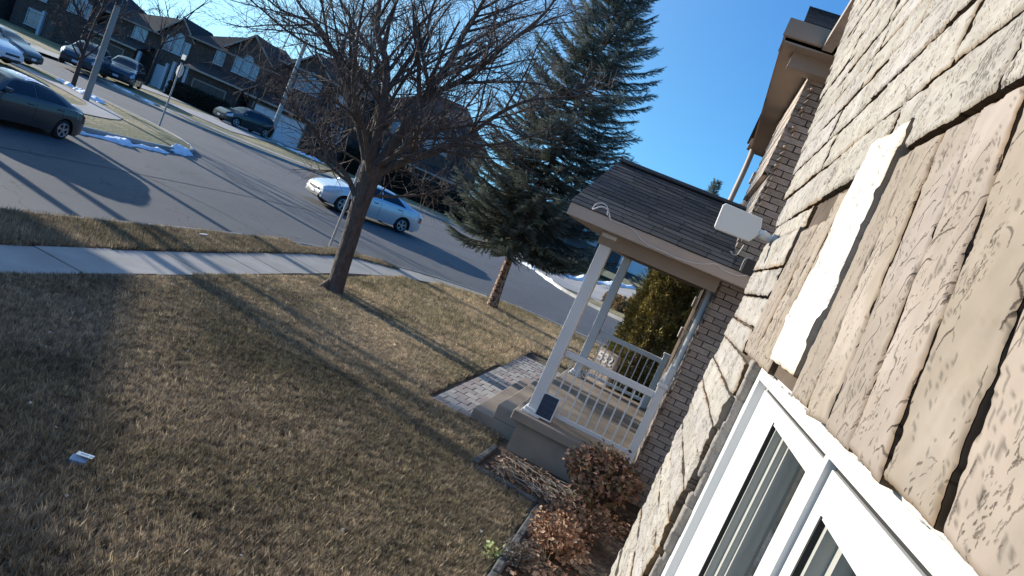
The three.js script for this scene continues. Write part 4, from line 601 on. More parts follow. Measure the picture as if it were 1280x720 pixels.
function spruce(name, label, at, H, rad, y0, seed, dense, bark) {
  R = rng(seed); const t = thing(name, label, 'tree', at);
  mesh('trunk', [tube([V(0.06, -0.2, 0), V(0.02, 0.3, 0), V(-0.03, y0 * 0.8, 0.02), V(0, H * 0.5, 0), V(0, H, 0)], (s) => lerp(0.185 * H / 11, 0.012, s) + 0.07 * Math.max(0, 0.06 - s) / 0.06, 12, 50)], bark, t);
  const br = [], items = [];
  for (let y = y0; y < H - 0.15; y += dense * rr(0.7, 1.2)) {
    const f = (y - y0) / (H - y0), Rm = rad * Math.pow(1 - f, 0.82) * (f < 0.06 ? 0.75 + f * 4 : 1), n = Math.max(4, Math.round(7 + 2 * R() - 3 * f));
    const a0 = R() * 6.28;
    for (let i = 0; i < n; i++) {
      const a = a0 + i / n * 6.283 + rr(-0.25, 0.25), L = Math.max(0.18, Rm * rr(0.68, 1.12)), el = lerp(-0.16, 0.75, Math.pow(f, 1.5)) + rr(-0.12, 0.12);
      const dir = V(Math.cos(a) * Math.cos(el), Math.sin(el), Math.sin(a) * Math.cos(el)), p0 = V(0, y, 0), sag = 0.10 * L * (1 - f);
      const pt = (u) => p0.clone().addScaledVector(dir, L * u).add(V(0, -sag * Math.sin(u * 2.4) + 0.16 * L * u * u * u, 0));
      const pts = [0, 0.33, 0.66, 1].map(pt); br.push(tube(pts, 0.010 + 0.010 * L, 4, 5, 0.004));
      const side = V(-Math.sin(a), 0, Math.cos(a)), shade = rr(0.65, 1.5);
      for (let u = 0.22; u < 1.0; u += 0.062 / Math.max(L, 0.3) * (0.6 + dense)) {
        const p = pt(u), fw = pt(Math.min(1, u + 0.02)).sub(pt(u - 0.02)).normalize();
        const put = (q, d, s, tip) => { const k = (tip ? 1.5 : 0.85) * shade * rr(0.75, 1.3); items.push({ p: q, d, s, k: [0.105 * k, 0.118 * k, 0.082 * k * (tip ? 1.12 : 1)] }); };  // tips paler: lit highlights put into the needle colour
        put(p, fw, rr(0.9, 1.2), u > 0.85);
        for (const sgn of [-1, 1]) { const tl = (0.10 + 0.32 * L * (1 - u) * 0.6 + 0.06) * rr(0.7, 1.2), d = fw.clone().multiplyScalar(0.75).addScaledVector(side, sgn * rr(0.7, 1.05)).add(V(0, rr(-0.32, 0.05), 0)).normalize(); for (let w = 0.04; w < tl; w += 0.085) { const q = p.clone().addScaledVector(d, w); q.y -= w * w * 0.25; put(q, d.clone().add(V(rr(-0.25, 0.25), rr(-0.3, 0.15), rr(-0.25, 0.25))), rr(0.8, 1.15), w + 0.12 > tl); } }
      }
      const e = pt(1); items.push({ p: e, d: dir.clone().add(V(0, 0.2, 0)), s: 1.1, k: [0.13, 0.15, 0.125] });
    }
  }
  mesh('branch', br, M.twig, t, { kind: 'stuff' });
  instanced('crown', t, sprayGeo(0.15, 26, 0.05, 0.0042), M.needle, items, 'stuff');
  return items.length;
}
console.log('sprays', spruce('spruce_tree', 'tall dark blue green spruce with bare peeling trunk base on the lawn', [-4.27, T(-4.27, -16.71) - 0.02, -16.71], 11.6, 2.65, 1.95, 111, 0.18, M.spruceBark));
mesh('stone_ring', [0, 1, 2, 3].map((i) => rbox(0.2, 0.07, 0.12, 0.02, -4.65 - 0.22 * i + (i > 1 ? 0.02 : 0), T(-4.6, -16.5) + 0.03, -16.55 + 0.1 * i)), M.kerb, scene.children.find((o) => o.name === 'spruce_tree') ? null : null);
scene.children[scene.children.length - 1].userData = { label: 'few pale stones on the ground at the foot of the spruce trunk', category: 'stones' };
spruce('spruce_tree', 'small dark young spruce across the road seen between the porch posts', [-0.9, T(-0.9, -34.9) - 0.05, -34.9], 3.6, 1.5, 0.5, 113, 0.3, M.bark);
spruce('spruce_tree', 'top of a distant narrow evergreen rising just above the porch roof ridge', [-0.38, 0.4, -35.0], 8.2, 1.5, 0.6, 114, 0.2, M.bark);
function cedar(label, at, rad, H, seed) {
  R = rng(seed); const t = thing('cedar_shrub', label, 'cedar', at), items = [];
  const shape = (f) => Math.pow(Math.sin(Math.PI * clamp(0.10 + 0.82 * f)), 0.55) * (1 - 0.35 * f);
  mesh('trunk', [tube([V(0, -0.1, 0), V(0, H * 0.5, 0), V(0, H * 0.95, 0)], rad * 0.16, 7, 10, 0.02)], M.bark, t);
  const pos = []; 
  for (let i = 0; i < 26000; i++) { const f = Math.pow(R(), 0.9), a = R() * 6.283, b = 0.78 + 0.3 * N3(Math.cos(a) * 1.6, f * 5, Math.sin(a) * 1.6 + seed) + 0.22 * N3(Math.cos(a) * 4, f * 14, Math.sin(a) * 4), rI = rad * shape(f) * b * (R() < 0.75 ? rr(0.85, 1.04) : rr(0.35, 0.9));
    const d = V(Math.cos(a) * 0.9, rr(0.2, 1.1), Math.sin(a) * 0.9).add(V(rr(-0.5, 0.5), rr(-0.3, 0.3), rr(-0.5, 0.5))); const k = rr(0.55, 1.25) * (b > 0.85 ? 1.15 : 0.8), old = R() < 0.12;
    items.push({ p: V(Math.cos(a) * rI, f * H, Math.sin(a) * rI), d, up: V(rr(-1, 1), rr(-1, 1), rr(-1, 1)), s: rr(0.5, 1.05), k: old ? [0.30 * k, 0.20 * k, 0.07 * k] : [0.26 * k, 0.22 * k, 0.065 * k] }); }
  for (let i = 0; i < 11; i++) { const a = -0.9 + i * 0.18, l = 0.09 - Math.abs(a) * 0.03, w = 0.006; pos.push(0, 0, 0.004 * i, Math.sin(a) * l + w, 0.006 * (i % 3), Math.cos(a) * l, Math.sin(a) * l - w, -0.004 * (i % 2), Math.cos(a) * l); }
  instanced('foliage', t, triGeo(pos), M.needle, items, 'stuff');
}
cedar('bushy olive green cedar in the sun behind the porch', [-0.05, 0.02, -13.7], 0.95, 3.9, 121);
cedar('dark shaded cedar against the brick front behind the porch', [0.95, 0.02, -13.2], 0.8, 3.8, 122);
// bare trees farther off
function bareTree(label, at, H, seed, r0 = 0.16, group) {
  R = rng(seed); const t = thing('bare_tree', label, 'tree', at, 0, group), out = [[], [], []];
  const st = bend(V(0, -0.2, 0), V(rr(-0.06, 0.06), 1, rr(-0.06, 0.06)), H * 0.62, 5, 0.05, 0.02);
  mesh('trunk', [tube(st, r0, 8, 14, r0 * 0.35)], M.twigFar, t);
  for (let i = 0; i < 9; i++) { const f = rr(0.35, 1), p = new THREE.CatmullRomCurve3(st).getPoint(f), a = i * 2.4 + rr(-0.4, 0.4), q = bend(p, V(Math.cos(a), rr(0.8, 1.6), Math.sin(a)), H * rr(0.3, 0.48), 5, 0.14, 0.05); out[0].push(tube(q, r0 * 0.42, 5, 10, r0 * 0.1)); sprout(q, r0 * 0.4, 0, out, { den: [9 / H * 1.2, 16 / H, 20 / H], min: [4, 4, 3], from: [0.2, 0.15, 0.1], add: [H * 0.04, H * 0.02, H * 0.012], levels: 3, rmin: 0.008, jit: 0.18, up: 0.03 }); }
  mesh('crown', [...out[0], ...out[1], ...out[2]], M.twigFar, t, { kind: 'stuff' });
}

// ------------------------------------------------------------------ cars
function seamStrip(bs) { const pts = []; for (const g of bs) { g.computeBoundingBox(); const c = g.boundingBox.getCenter(V(0, 0, 0)); pts.push(c); } return tube(pts, 0.006, 4, 14); }
function car(name, label, category, at, heading, o) {
  const t = thing(name, label, category, [at[0], at[1], at[2]], Math.atan2(-heading[1], heading[0]));
  const { L, W, top, belt, wheel: [xf, xr, wr], ng = 0.23 } = o, hw = W / 2, xs = [];
  const prof = (P, x) => { if (x <= P[0][0]) return P[0][1]; for (let i = 1; i < P.length; i++) if (x <= P[i][0]) { const u = (x - P[i - 1][0]) / (P[i][0] - P[i - 1][0]); const s = u * u * (3 - 2 * u) * 0.35 + u * 0.65; return lerp(P[i - 1][1], P[i][1], s); } return P[P.length - 1][1]; };
  const plan = (x) => hw * (1 - 0.20 * Math.pow(clamp((Math.abs(x) - L / 2 + 0.75) / 0.75), 2.4));
  const bot = (x) => { let b = 0.21 + 0.10 * Math.pow(clamp((Math.abs(x) - L / 2 + 0.55) / 0.55), 2); for (const c of [xf, xr]) { const d = Math.abs(x - c), r = wr + 0.055; if (d < r) b = Math.max(b, wr + Math.sqrt(r * r - d * d) * 0.98); } return b; };
  // point on the body: q -1..0 side from sill to belt, 0..1 belt to centre line
  const P = (x, q, s, offN = 0) => { const w = plan(x), tp = prof(top, x), b = Math.min(prof(belt, x), tp - 0.015), gh = tp - b, bo = Math.min(bot(x), b - 0.05); let y, z;
    if (q <= 0) { const f = q + 1; y = lerp(bo, b, f); const hgt = (y - 0.2) / Math.max(0.2, b - 0.2); z = w * (0.955 + 0.045 * Math.sin(clamp(hgt) * Math.PI * 0.78) - 0.03 * clamp(hgt - 0.75) * 4 * 0.6); z += offN; }
    else { const ins = 0.06 + ng * clamp(gh / 0.45); const zb = w * 0.955 - 0.02; if (q < 0.55) { const f = q / 0.55; y = b + gh * (0.86 * f + 0.06 * Math.sin(f * Math.PI)); z = zb - ins * Math.pow(f, 1.15); y += offN * 0.35; z += offN; } else { const f = (q - 0.55) / 0.45, ze = zb - ins; y = b + gh * (0.86 + 0.14 * Math.sin(f * Math.PI / 2)); z = ze * Math.cos(f * Math.PI / 2) * (1 - 0.12 * Math.sin(f * Math.PI)) ; y += offN; z += offN * (1 - f) * 0.4; } }
    return [x, y, z * s]; };
  const grid = (x0f, x1f, q0, q1, nx, nq, s, offN) => { const pos = [], idx = []; for (let i = 0; i <= nx; i++) for (let j = 0; j <= nq; j++) { const q = lerp(q0, q1, j / nq), x = lerp(x0f(j / nq), x1f(j / nq), i / nx); pos.push(...P(x, q, s, offN)); } const w = nq + 1; for (let i = 0; i < nx; i++) for (let j = 0; j < nq; j++) { const a = i * w + j; s > 0 ? idx.push(a, a + 1, a + w, a + 1, a + w + 1, a + w) : idx.push(a, a + w, a + 1, a + 1, a + w, a + w + 1); } const g = new THREE.BufferGeometry(); g.setAttribute('position', new THREE.Float32BufferAttribute(pos, 3)); g.setIndex(idx); return g; };
  const half = (s) => { const g1 = grid(() => -L / 2, () => L / 2, -1, 0, 110, 8, s, 0), g2 = grid(() => -L / 2, () => L / 2, 0, 1, 110, 16, s, 0); for (const g of [g1, g2]) g.computeVertexNormals(); return [g1, g2]; };
  const cap = (x) => { const pos = [], sg = x > 0 ? 1 : -1, ring = []; for (let j = 0; j <= 8; j++) ring.push(P(x, -1 + j / 8, 1)); for (let j = 1; j <= 8; j++) ring.push(P(x, j / 8, 1)); const left = ring.map(([a, b, c]) => [a, b, -c]).reverse(); const all = [...ring, ...left]; const c = [x + sg * 0.04, 0.5, 0]; for (let i = 0; i < all.length; i++) { const a = all[i], b = all[(i + 1) % all.length]; sg > 0 ? pos.push(...c, ...b, ...a) : pos.push(...c, ...a, ...b); } const g = new THREE.BufferGeometry(); g.setAttribute('position', new THREE.Float32BufferAttribute(pos, 3)); g.computeVertexNormals(); return g; };
  mesh('body', [...half(1), ...half(-1), cap(L / 2), cap(-L / 2)], o.paint, t);
  mesh('underbody', [span(-L / 2 + 0.25, L / 2 - 0.25, 0.19, 0.62, -hw + 0.13, hw - 0.13)], M.black, t);
  // glass
  for (const s of [1, -1]) for (const [a0, a1, b0, b1] of o.sideGlass) mesh('side_window', [grid((f) => lerp(a0, b0, f), (f) => lerp(a1, b1, f), 0.09, 0.5, 14, 6, s, 0.006)].map((g) => (g.computeVertexNormals(), g)), M.carGlass, t);
  for (const [n, a, b, q0] of [['windscreen', o.ws[0], o.ws[1], 0.6], ['rear_window', o.rw[0], o.rw[1], 0.6]]) mesh(n, [1, -1].map((s) => { const g = grid(() => a, () => b, q0, 1, 12, 8, s, 0.007); g.computeVertexNormals(); return g; }), M.carGlass, t);
  // door seams, handles, mirrors
  const seams = []; for (const s of [1, -1]) { for (const x of o.seams) for (let k = 0; k < 8; k++) { const p = P(x, -0.9 + k * 0.11, s, 0.001), q = P(x, -0.9 + (k + 1) * 0.11, s, 0.001); seams.push(box(0.014, Math.abs(q[1] - p[1]) + 0.004, 0.006, x, (p[1] + q[1]) / 2, (p[2] + q[2]) / 2)); } }
  seams.forEach((g) => 0); for (let i = 0; i < seams.length; i += 8) mesh('door_seam', [seamStrip(seams.slice(i, i + 8))], M.black, t);
  for (const s of [1, -1]) { for (const x of o.handles) { const p = P(x, -0.16, s, 0.015); mesh('door_handle', [rbox(0.19, 0.028, 0.03, 0.01, x, p[1], p[2])], o.handleMat ?? M.dark, t); }
    const p = P(o.mirror, 0.06, s, 0.09); mesh('mirror', [rbox(0.12, 0.14, 0.2, 0.04, p[0], p[1] + 0.05, p[2])], o.paint, t); }
  // lights, grille, bumpers, plates
  const fx = L / 2, bl = prof(top, fx), br = prof(top, -fx);
  for (const s of [1, -1]) { mesh('headlight', [grid(() => fx - 0.46, () => fx - 0.02, -0.32, 0.05, 10, 5, s, 0.008)].map((g) => (g.computeVertexNormals(), g)), M.lamp, t); mesh('tail_light', [grid(() => -fx + 0.02, () => -fx + 0.22, -0.40, 0.02, 6, 5, s, 0.008)].map((g) => (g.computeVertexNormals(), g)), M.tail, t); }
  mesh('grille', [rbox(0.03, 0.11, hw * 0.9, 0.01, fx + 0.03, bl - 0.14, 0), rbox(0.03, 0.10, hw * 1.2, 0.01, fx + 0.03, 0.32, 0)], M.dark, t);
  mesh('bumper', [rbox(0.05, 0.12, hw * 1.35, 0.02, fx + 0.025, 0.44, 0)], o.paint, t); mesh('bumper', [rbox(0.06, 0.2, hw * 1.35, 0.03, -fx - 0.02, 0.42, 0)], o.paint, t);
  mesh('number_plate', [rbox(0.012, 0.13, 0.31, 0.004, fx + 0.055, 0.43, 0), rbox(0.012, 0.13, 0.31, 0.004, -fx - 0.055, 0.5, 0)], M.plate, t);
  // wheels
  for (const x of [xf, xr]) for (const s of [1, -1]) { const w = new THREE.Group(); w.name = 'wheel'; w.position.set(x, wr, s * (hw - 0.115)); t.add(w);
    mesh('tyre', [new THREE.TorusGeometry(wr - 0.075, 0.075, 10, 28).scale(1, 1, 1.35), new THREE.CylinderGeometry(wr - 0.02, wr - 0.02, 0.13, 28).rotateX(Math.PI / 2)], M.rubber, w);
    const sp = [new THREE.TorusGeometry(wr - 0.115, 0.018, 6, 24).translate(0, 0, s * 0.085), new THREE.CylinderGeometry(0.06, 0.06, 0.03, 12).rotateX(Math.PI / 2).translate(0, 0, s * 0.085)]; for (let k = 0; k < 5; k++) for (const d of [-0.12, 0.12]) sp.push(box(wr - 0.13, 0.032, 0.02, (wr - 0.13) / 2 + 0.02, 0, s * 0.085).rotateZ(k / 5 * 6.283 + d + 0.3)); mesh('rim', sp, M.rim, w); }
  return t;
}
const paint = (c, m = 0.5, r = 0.32) => new THREE.MeshPhysicalMaterial({ color: new THREE.Color().setRGB(...c), metalness: m, roughness: r, clearcoat: 0.8, clearcoatRoughness: 0.08 });
const SEDAN = { L: 4.5, W: 1.76, top: [[-2.25, 0.86], [-2.17, 1.0], [-1.95, 1.06], [-1.62, 1.10], [-1.2, 1.28], [-0.75, 1.40], [-0.25, 1.445], [0.4, 1.42], [0.72, 1.34], [1.22, 1.07], [1.45, 0.985], [1.8, 0.90], [2.06, 0.82], [2.19, 0.75], [2.25, 0.68]], belt: [[-2.25, 0.84], [-1.6, 0.965], [0, 0.93], [1.0, 0.92], [1.6, 0.85], [2.25, 0.63]], wheel: [1.38, -1.32, 0.315], sideGlass: [[-0.08, 1.16, -0.08, 0.64], [-1.28, -0.14, -0.86, -0.14]], ws: [0.68, 1.26], rw: [-1.55, -0.92], seams: [1.12, -0.11, -1.12], handles: [0.12, -0.98], mirror: 0.98 };
const SUV = { L: 4.65, W: 1.85, top: [[-2.32, 1.0], [-2.25, 1.28], [-2.05, 1.55], [-1.7, 1.68], [-0.6, 1.73], [0.2, 1.69], [0.5, 1.58], [1.05, 1.16], [1.4, 1.08], [1.95, 1.0], [2.2, 0.88], [2.32, 0.72]], belt: [[-2.32, 0.95], [-1.6, 1.1], [0, 1.05], [1.1, 1.02], [1.7, 0.96], [2.32, 0.7]], wheel: [1.42, -1.36, 0.36], sideGlass: [[0.0, 0.98, 0.0, 0.48], [-1.0, -0.06, -1.0, -0.06], [-2.0, -1.08, -1.75, -1.08]], ws: [0.5, 1.02], rw: [-2.24, -2.0], seams: [1.05, -0.03, -1.05], handles: [0.15, -0.9], mirror: 0.82 };
car('silver_car', 'silver sedan driving along the road behind the bare tree', 'car', [-12.15, T(-12, -23.1) + ROAD, -23.0], [-0.53, 0.848], { ...SEDAN, paint: paint([0.60, 0.61, 0.62], 0.4, 0.32) });
car('dark_car', 'dark grey parked sedan with frosted windscreen at the left edge', 'car', [-15.15, T(-15, -10.7) + ROAD, -11.18], [0.06, 0.998], { ...SEDAN, paint: paint([0.05, 0.053, 0.052], 0.4, 0.38) }).scale.set(0.67, 0.80, 0.86);
car('black_suv', 'black suv parked on the driveway before the white garage door', 'suv', [-35.1, T(-33, -42) + 0.035, -43.25], [-0.22, 0.975], { ...SUV, paint: paint([0.015, 0.016, 0.018], 0.2, 0.3) });
car('white_car', 'white sedan on the driveway at the upper left edge', 'car', [-26.3, T(-28, -19) + 0.02, -17.5], [0.974, -0.228], { ...SEDAN, paint: paint([0.62, 0.65, 0.70], 0.1, 0.35) }).scale.setScalar(0.76);
car('grey_car', 'dark grey car just behind the white sedan at the upper left', 'car', [-28.9, T(-30, -21) + 0.02, -20.2], [0.974, -0.228], { ...SEDAN, paint: paint([0.09, 0.10, 0.11], 0.4, 0.35) }).scale.setScalar(0.76);
car('dark_suv', 'dark suv with pale roof edge parked along the kerb behind the thin tree', 'suv', [-36.2, T(-35, -29) + 0.03, -30.3], [0.62, 0.785], { ...SUV, paint: paint([0.035, 0.042, 0.055], 0.3, 0.3) });
car('dark_pickup', 'dark blue vehicle parked behind the grey lamp post', 'suv', [-37.2, T(-37, -34) + 0.03, -33.8], [0.62, 0.785], { ...SUV, paint: paint([0.02, 0.028, 0.045], 0.3, 0.3) });
car('pale_car', 'pale car far up the street at the top left', 'car', [-46.5, T(-43, -32) + ROAD, -29.6], [-0.93, 0.36], { ...SEDAN, paint: paint([0.5, 0.53, 0.58], 0.3, 0.3) });
// frost and snow lying on the parked sedan
{ const sn = thing('car_snow', 'thin white frost on the roof and boot of the dark parked sedan', 'snow', [-15.15, T(-15, -10.7) + ROAD, -11.18], Math.atan2(-0.998, 0.06)); sn.scale.set(0.67, 0.80, 0.86);
  const patch = (x0, x1, z0, z1, yf, bump) => { const g = new THREE.PlaneGeometry(x1 - x0, z1 - z0, 16, 12).rotateX(-Math.PI / 2).translate((x0 + x1) / 2, 0, (z0 + z1) / 2), p = g.attributes.position; for (let i = 0; i < p.count; i++) { const x = p.getX(i), z = p.getZ(i), e = Math.min((x - x0) / (x1 - x0), (x1 - x) / (x1 - x0), (z - z0) / (z1 - z0), (z1 - z) / (z1 - z0)) * 5; p.setY(i, yf(x) - 0.10 * z * z + bump * Math.min(1, e) * (0.7 + 0.5 * N3(x * 4, z * 4, 3)) - 0.015); } g.computeVertexNormals(); return g; };
  mesh('roof_frost', [patch(-0.75, 0.42, -0.52, 0.52, (x) => x < -0.25 ? lerp(1.40, 1.445, (x + 0.75) / 0.5) : lerp(1.447, 1.37, clamp((x + 0.1) / 0.52)), 0.03)], M.snow, sn);
  mesh('boot_snow', [patch(-2.14, -1.72, -0.6, 0.6, (x) => lerp(1.02, 1.09, (x + 2.14) / 0.42), 0.05)], M.snow, sn); }

// ------------------------------------------------------------------ poles and signs
function taperPole(name, label, cat, at, h, r0, r1, mat, extra) { const t = thing(name, label, cat, at); mesh('pole', [new THREE.CylinderGeometry(r1, r0, h, 14, 1).translate(0, h / 2 - 0.1, 0)], mat, t); extra?.(t); return t; }
taperPole('lamp_post', 'thick grey concrete lamp post on the corner behind the parked dark sedan', 'lamp post', [-21.7, T(-21.7, -18.6), -18.6], 9.2, 0.11, 0.08, M.pole, (t) => { mesh('junction_box', [rbox(0.24, 0.5, 0.2, 0.02, 0.06, 3.9, 0.14), rbox(0.26, 0.03, 0.26, 0.005, 0, 3.6, 0)], M.dark, t); mesh('arm', [tube([[0, 8.9, 0], [0.6, 9.3, -0.3], [1.9, 9.45, -1.0]], 0.04, 6, 10)], M.steel, t); mesh('lamp_head', [rbox(0.7, 0.12, 0.25, 0.05, 2.1, 9.42, -1.1)], M.steel, t); });
taperPole('lamp_post', 'pale concrete lamp post beside the black suv across the road', 'lamp post', [-34.0, T(-34, -45), -45.2], 8.6, 0.20, 0.13, mottled([0.42, 0.40, 0.36], 0.2, 1.1, 6, 4, 0.002, 0.85, 89), (t) => { mesh('arm', [tube([[0, 8.3, 0], [-0.5, 8.8, 0.5], [-1.2, 8.95, 1.3]], 0.045, 6, 10)], M.steel, t); mesh('lamp_head', [rbox(0.6, 0.12, 0.25, 0.05, -1.3, 8.93, 1.45)], M.steel, t); });
{ const s = taperPole('stop_sign', 'grey back of an octagonal road sign on a thin post at the corner', 'road sign', [-21.4, T(-21, -22), -21.75], 2.75, 0.035, 0.03, M.steel);
  const o = new THREE.Shape(); for (let k = 0; k < 8; k++) { const a = (k + 0.5) / 8 * 6.283; k ? o.lineTo(Math.cos(a) * 0.29, Math.sin(a) * 0.29) : o.moveTo(Math.cos(a) * 0.29, Math.sin(a) * 0.29); }
  const p = mesh('sign_plate', [new THREE.ExtrudeGeometry(o, { depth: 0.012, bevelEnabled: false })], std({ c: [0.5, 0.5, 0.52], roughness: 0.5 }), s); p.position.set(0, 2.32, -0.05); p.rotation.y = -0.35;
  const q = mesh('street_plate', [rbox(0.34, 0.2, 0.012, 0.004)], std({ c: [0.42, 0.42, 0.42], roughness: 0.5 }), s); q.position.set(0.0, 2.88, 0); q.rotation.y = -0.35; }
taperPole('sign_post', 'thin grey metal post at the kerb just left of the bare tree trunk', 'sign post', [-8.2, T(-8.2, -14.6) - 0.02, -14.55], 2.5, 0.032, 0.03, M.steel, (t) => { const q = mesh('sign_plate', [rbox(0.30, 0.45, 0.01, 0.004)], std({ c: [0.4, 0.4, 0.4], roughness: 0.5 }), t); q.position.set(0, 2.15, 0.03); q.rotation.y = 1.9; });
{ const h = thing('fire_hydrant', 'dark stubby post with a white cap by the dry grass across the road', 'hydrant', [-1.1, T(-1.1, -33.3), -33.3]); mesh('barrel', [new THREE.CylinderGeometry(0.09, 0.12, 0.7, 12).translate(0, 0.35, 0)], M.dark, h); mesh('cap', [new THREE.SphereGeometry(0.12, 12, 8).scale(1, 0.8, 1).translate(0, 0.72, 0)], M.whiteFar, h); }
// ------------------------------------------------------------------ snow left along the kerbs
function snowRidge(label, pts, w, h, seed, name = 'snow_ridge') { const c = new THREE.CatmullRomCurve3(pts.map(([x, z]) => V(x, 0, z)), false, 'centripetal'), nu = 70, nv = 12, pos = [], idx = [];
  for (let i = 0; i <= nu; i++) { const u = i / nu, p = c.getPoint(u), t = c.getTangent(u), n = V(t.z, 0, -t.x).normalize(), e = Math.pow(Math.sin(Math.PI * clamp(u, 0.002, 0.998)), 0.35) * clamp(0.8 + 0.9 * N3(u * 7, seed, 2), 0.3, 1.3); for (let j = 0; j <= nv; j++) { const v = j / nv * 2 - 1, ww = w * e * (1 + 0.35 * N3(u * 22, v, seed)); const x = p.x + n.x * v * ww, z = p.z + n.z * v * ww; pos.push(x, T(x, z) + ROAD - 0.02 + (name === 'snow_strip' ? 0.1 : 0) + h * e * (1 - v * v) * (0.8 + 0.5 * N3(x * 3.3, z * 3.3, seed) + 0.3 * N3(x * 9, z * 9, seed)) + 0.02 * (1 - v * v), z); } }
  const q = nv + 1; for (let i = 0; i < nu; i++) for (let j = 0; j < nv; j++) { const a = i * q + j; idx.push(a, a + 1, a + q, a + 1, a + q + 1, a + q); } const g = new THREE.BufferGeometry(); g.setAttribute('position', new THREE.Float32BufferAttribute(pos, 3)); g.setIndex(idx); g.computeVertexNormals(); return tag(mesh(name, g, M.snow), label, 'snow'); }
snowRidge('long ridge of dirty white snow along the kerb behind the parked sedan', [[-15.75, -13.0], [-15.8, -14.4], [-15.8, -15.6], [-15.9, -16.9]], 0.24, 0.16, 3);
snowRidge('small heap of snow at the street corner', [[-16.2, -17.3], [-16.5, -17.9], [-16.8, -18.5]], 0.32, 0.24, 5, 'snow_heap');
snowRidge('snow heap beside the thin tree trunk at the upper left', [[-22.2, -19.6], [-23.2, -20.1], [-24.4, -20.4], [-26, -20.8]], 0.5, 0.42, 8, 'snow_heap');
snowRidge('low patch of snow by the pale lamp post', [[-33.4, -44.8], [-31.5, -45.6], [-29, -46.6]], 0.9, 0.35, 9, 'snow_patch');
snowRidge('snow bank at the mouth of the driveway past the spruce', [[-10.4, -39.9], [-9.3, -38.4], [-8.3, -37.0], [-7.6, -35.9]], 0.35, 0.36, 11, 'snow_bank');
snowRidge('bluish strip of snow in the shade behind the spruce', [[-8.0, -37.1], [-6, -38.3], [-3.5, -39.8], [-0.5, -41.5]], 0.5, 0.4, 12, 'snow_strip');
snowRidge('thin line of snow along the kerb opposite the spruce', [[-7.5, -35.8], [-6.3, -33.6], [-5.2, -31.7], [-4.3, -30.4]], 0.14, 0.15, 14, 'snow_line');
snowRidge('snow scraps along the far kerb below the stop sign', [[-27, -29.4], [-31, -29.8], [-36, -31.2]], 0.3, 0.2, 15, 'snow_scraps');
{ const lt = thing('paper_litter', 'crumpled white paper on the verge grass by the kerb', 'litter', [-8.25, 0.05, -10.0], 0.4); mesh('sheet', [rbox(0.2, 0.02, 0.1, 0.008, 0, 0, 0).rotateX(0.2), rbox(0.14, 0.02, 0.09, 0.008, 0.15, 0.03, 0.05).rotateZ(0.3)], M.whiteFar, lt); }

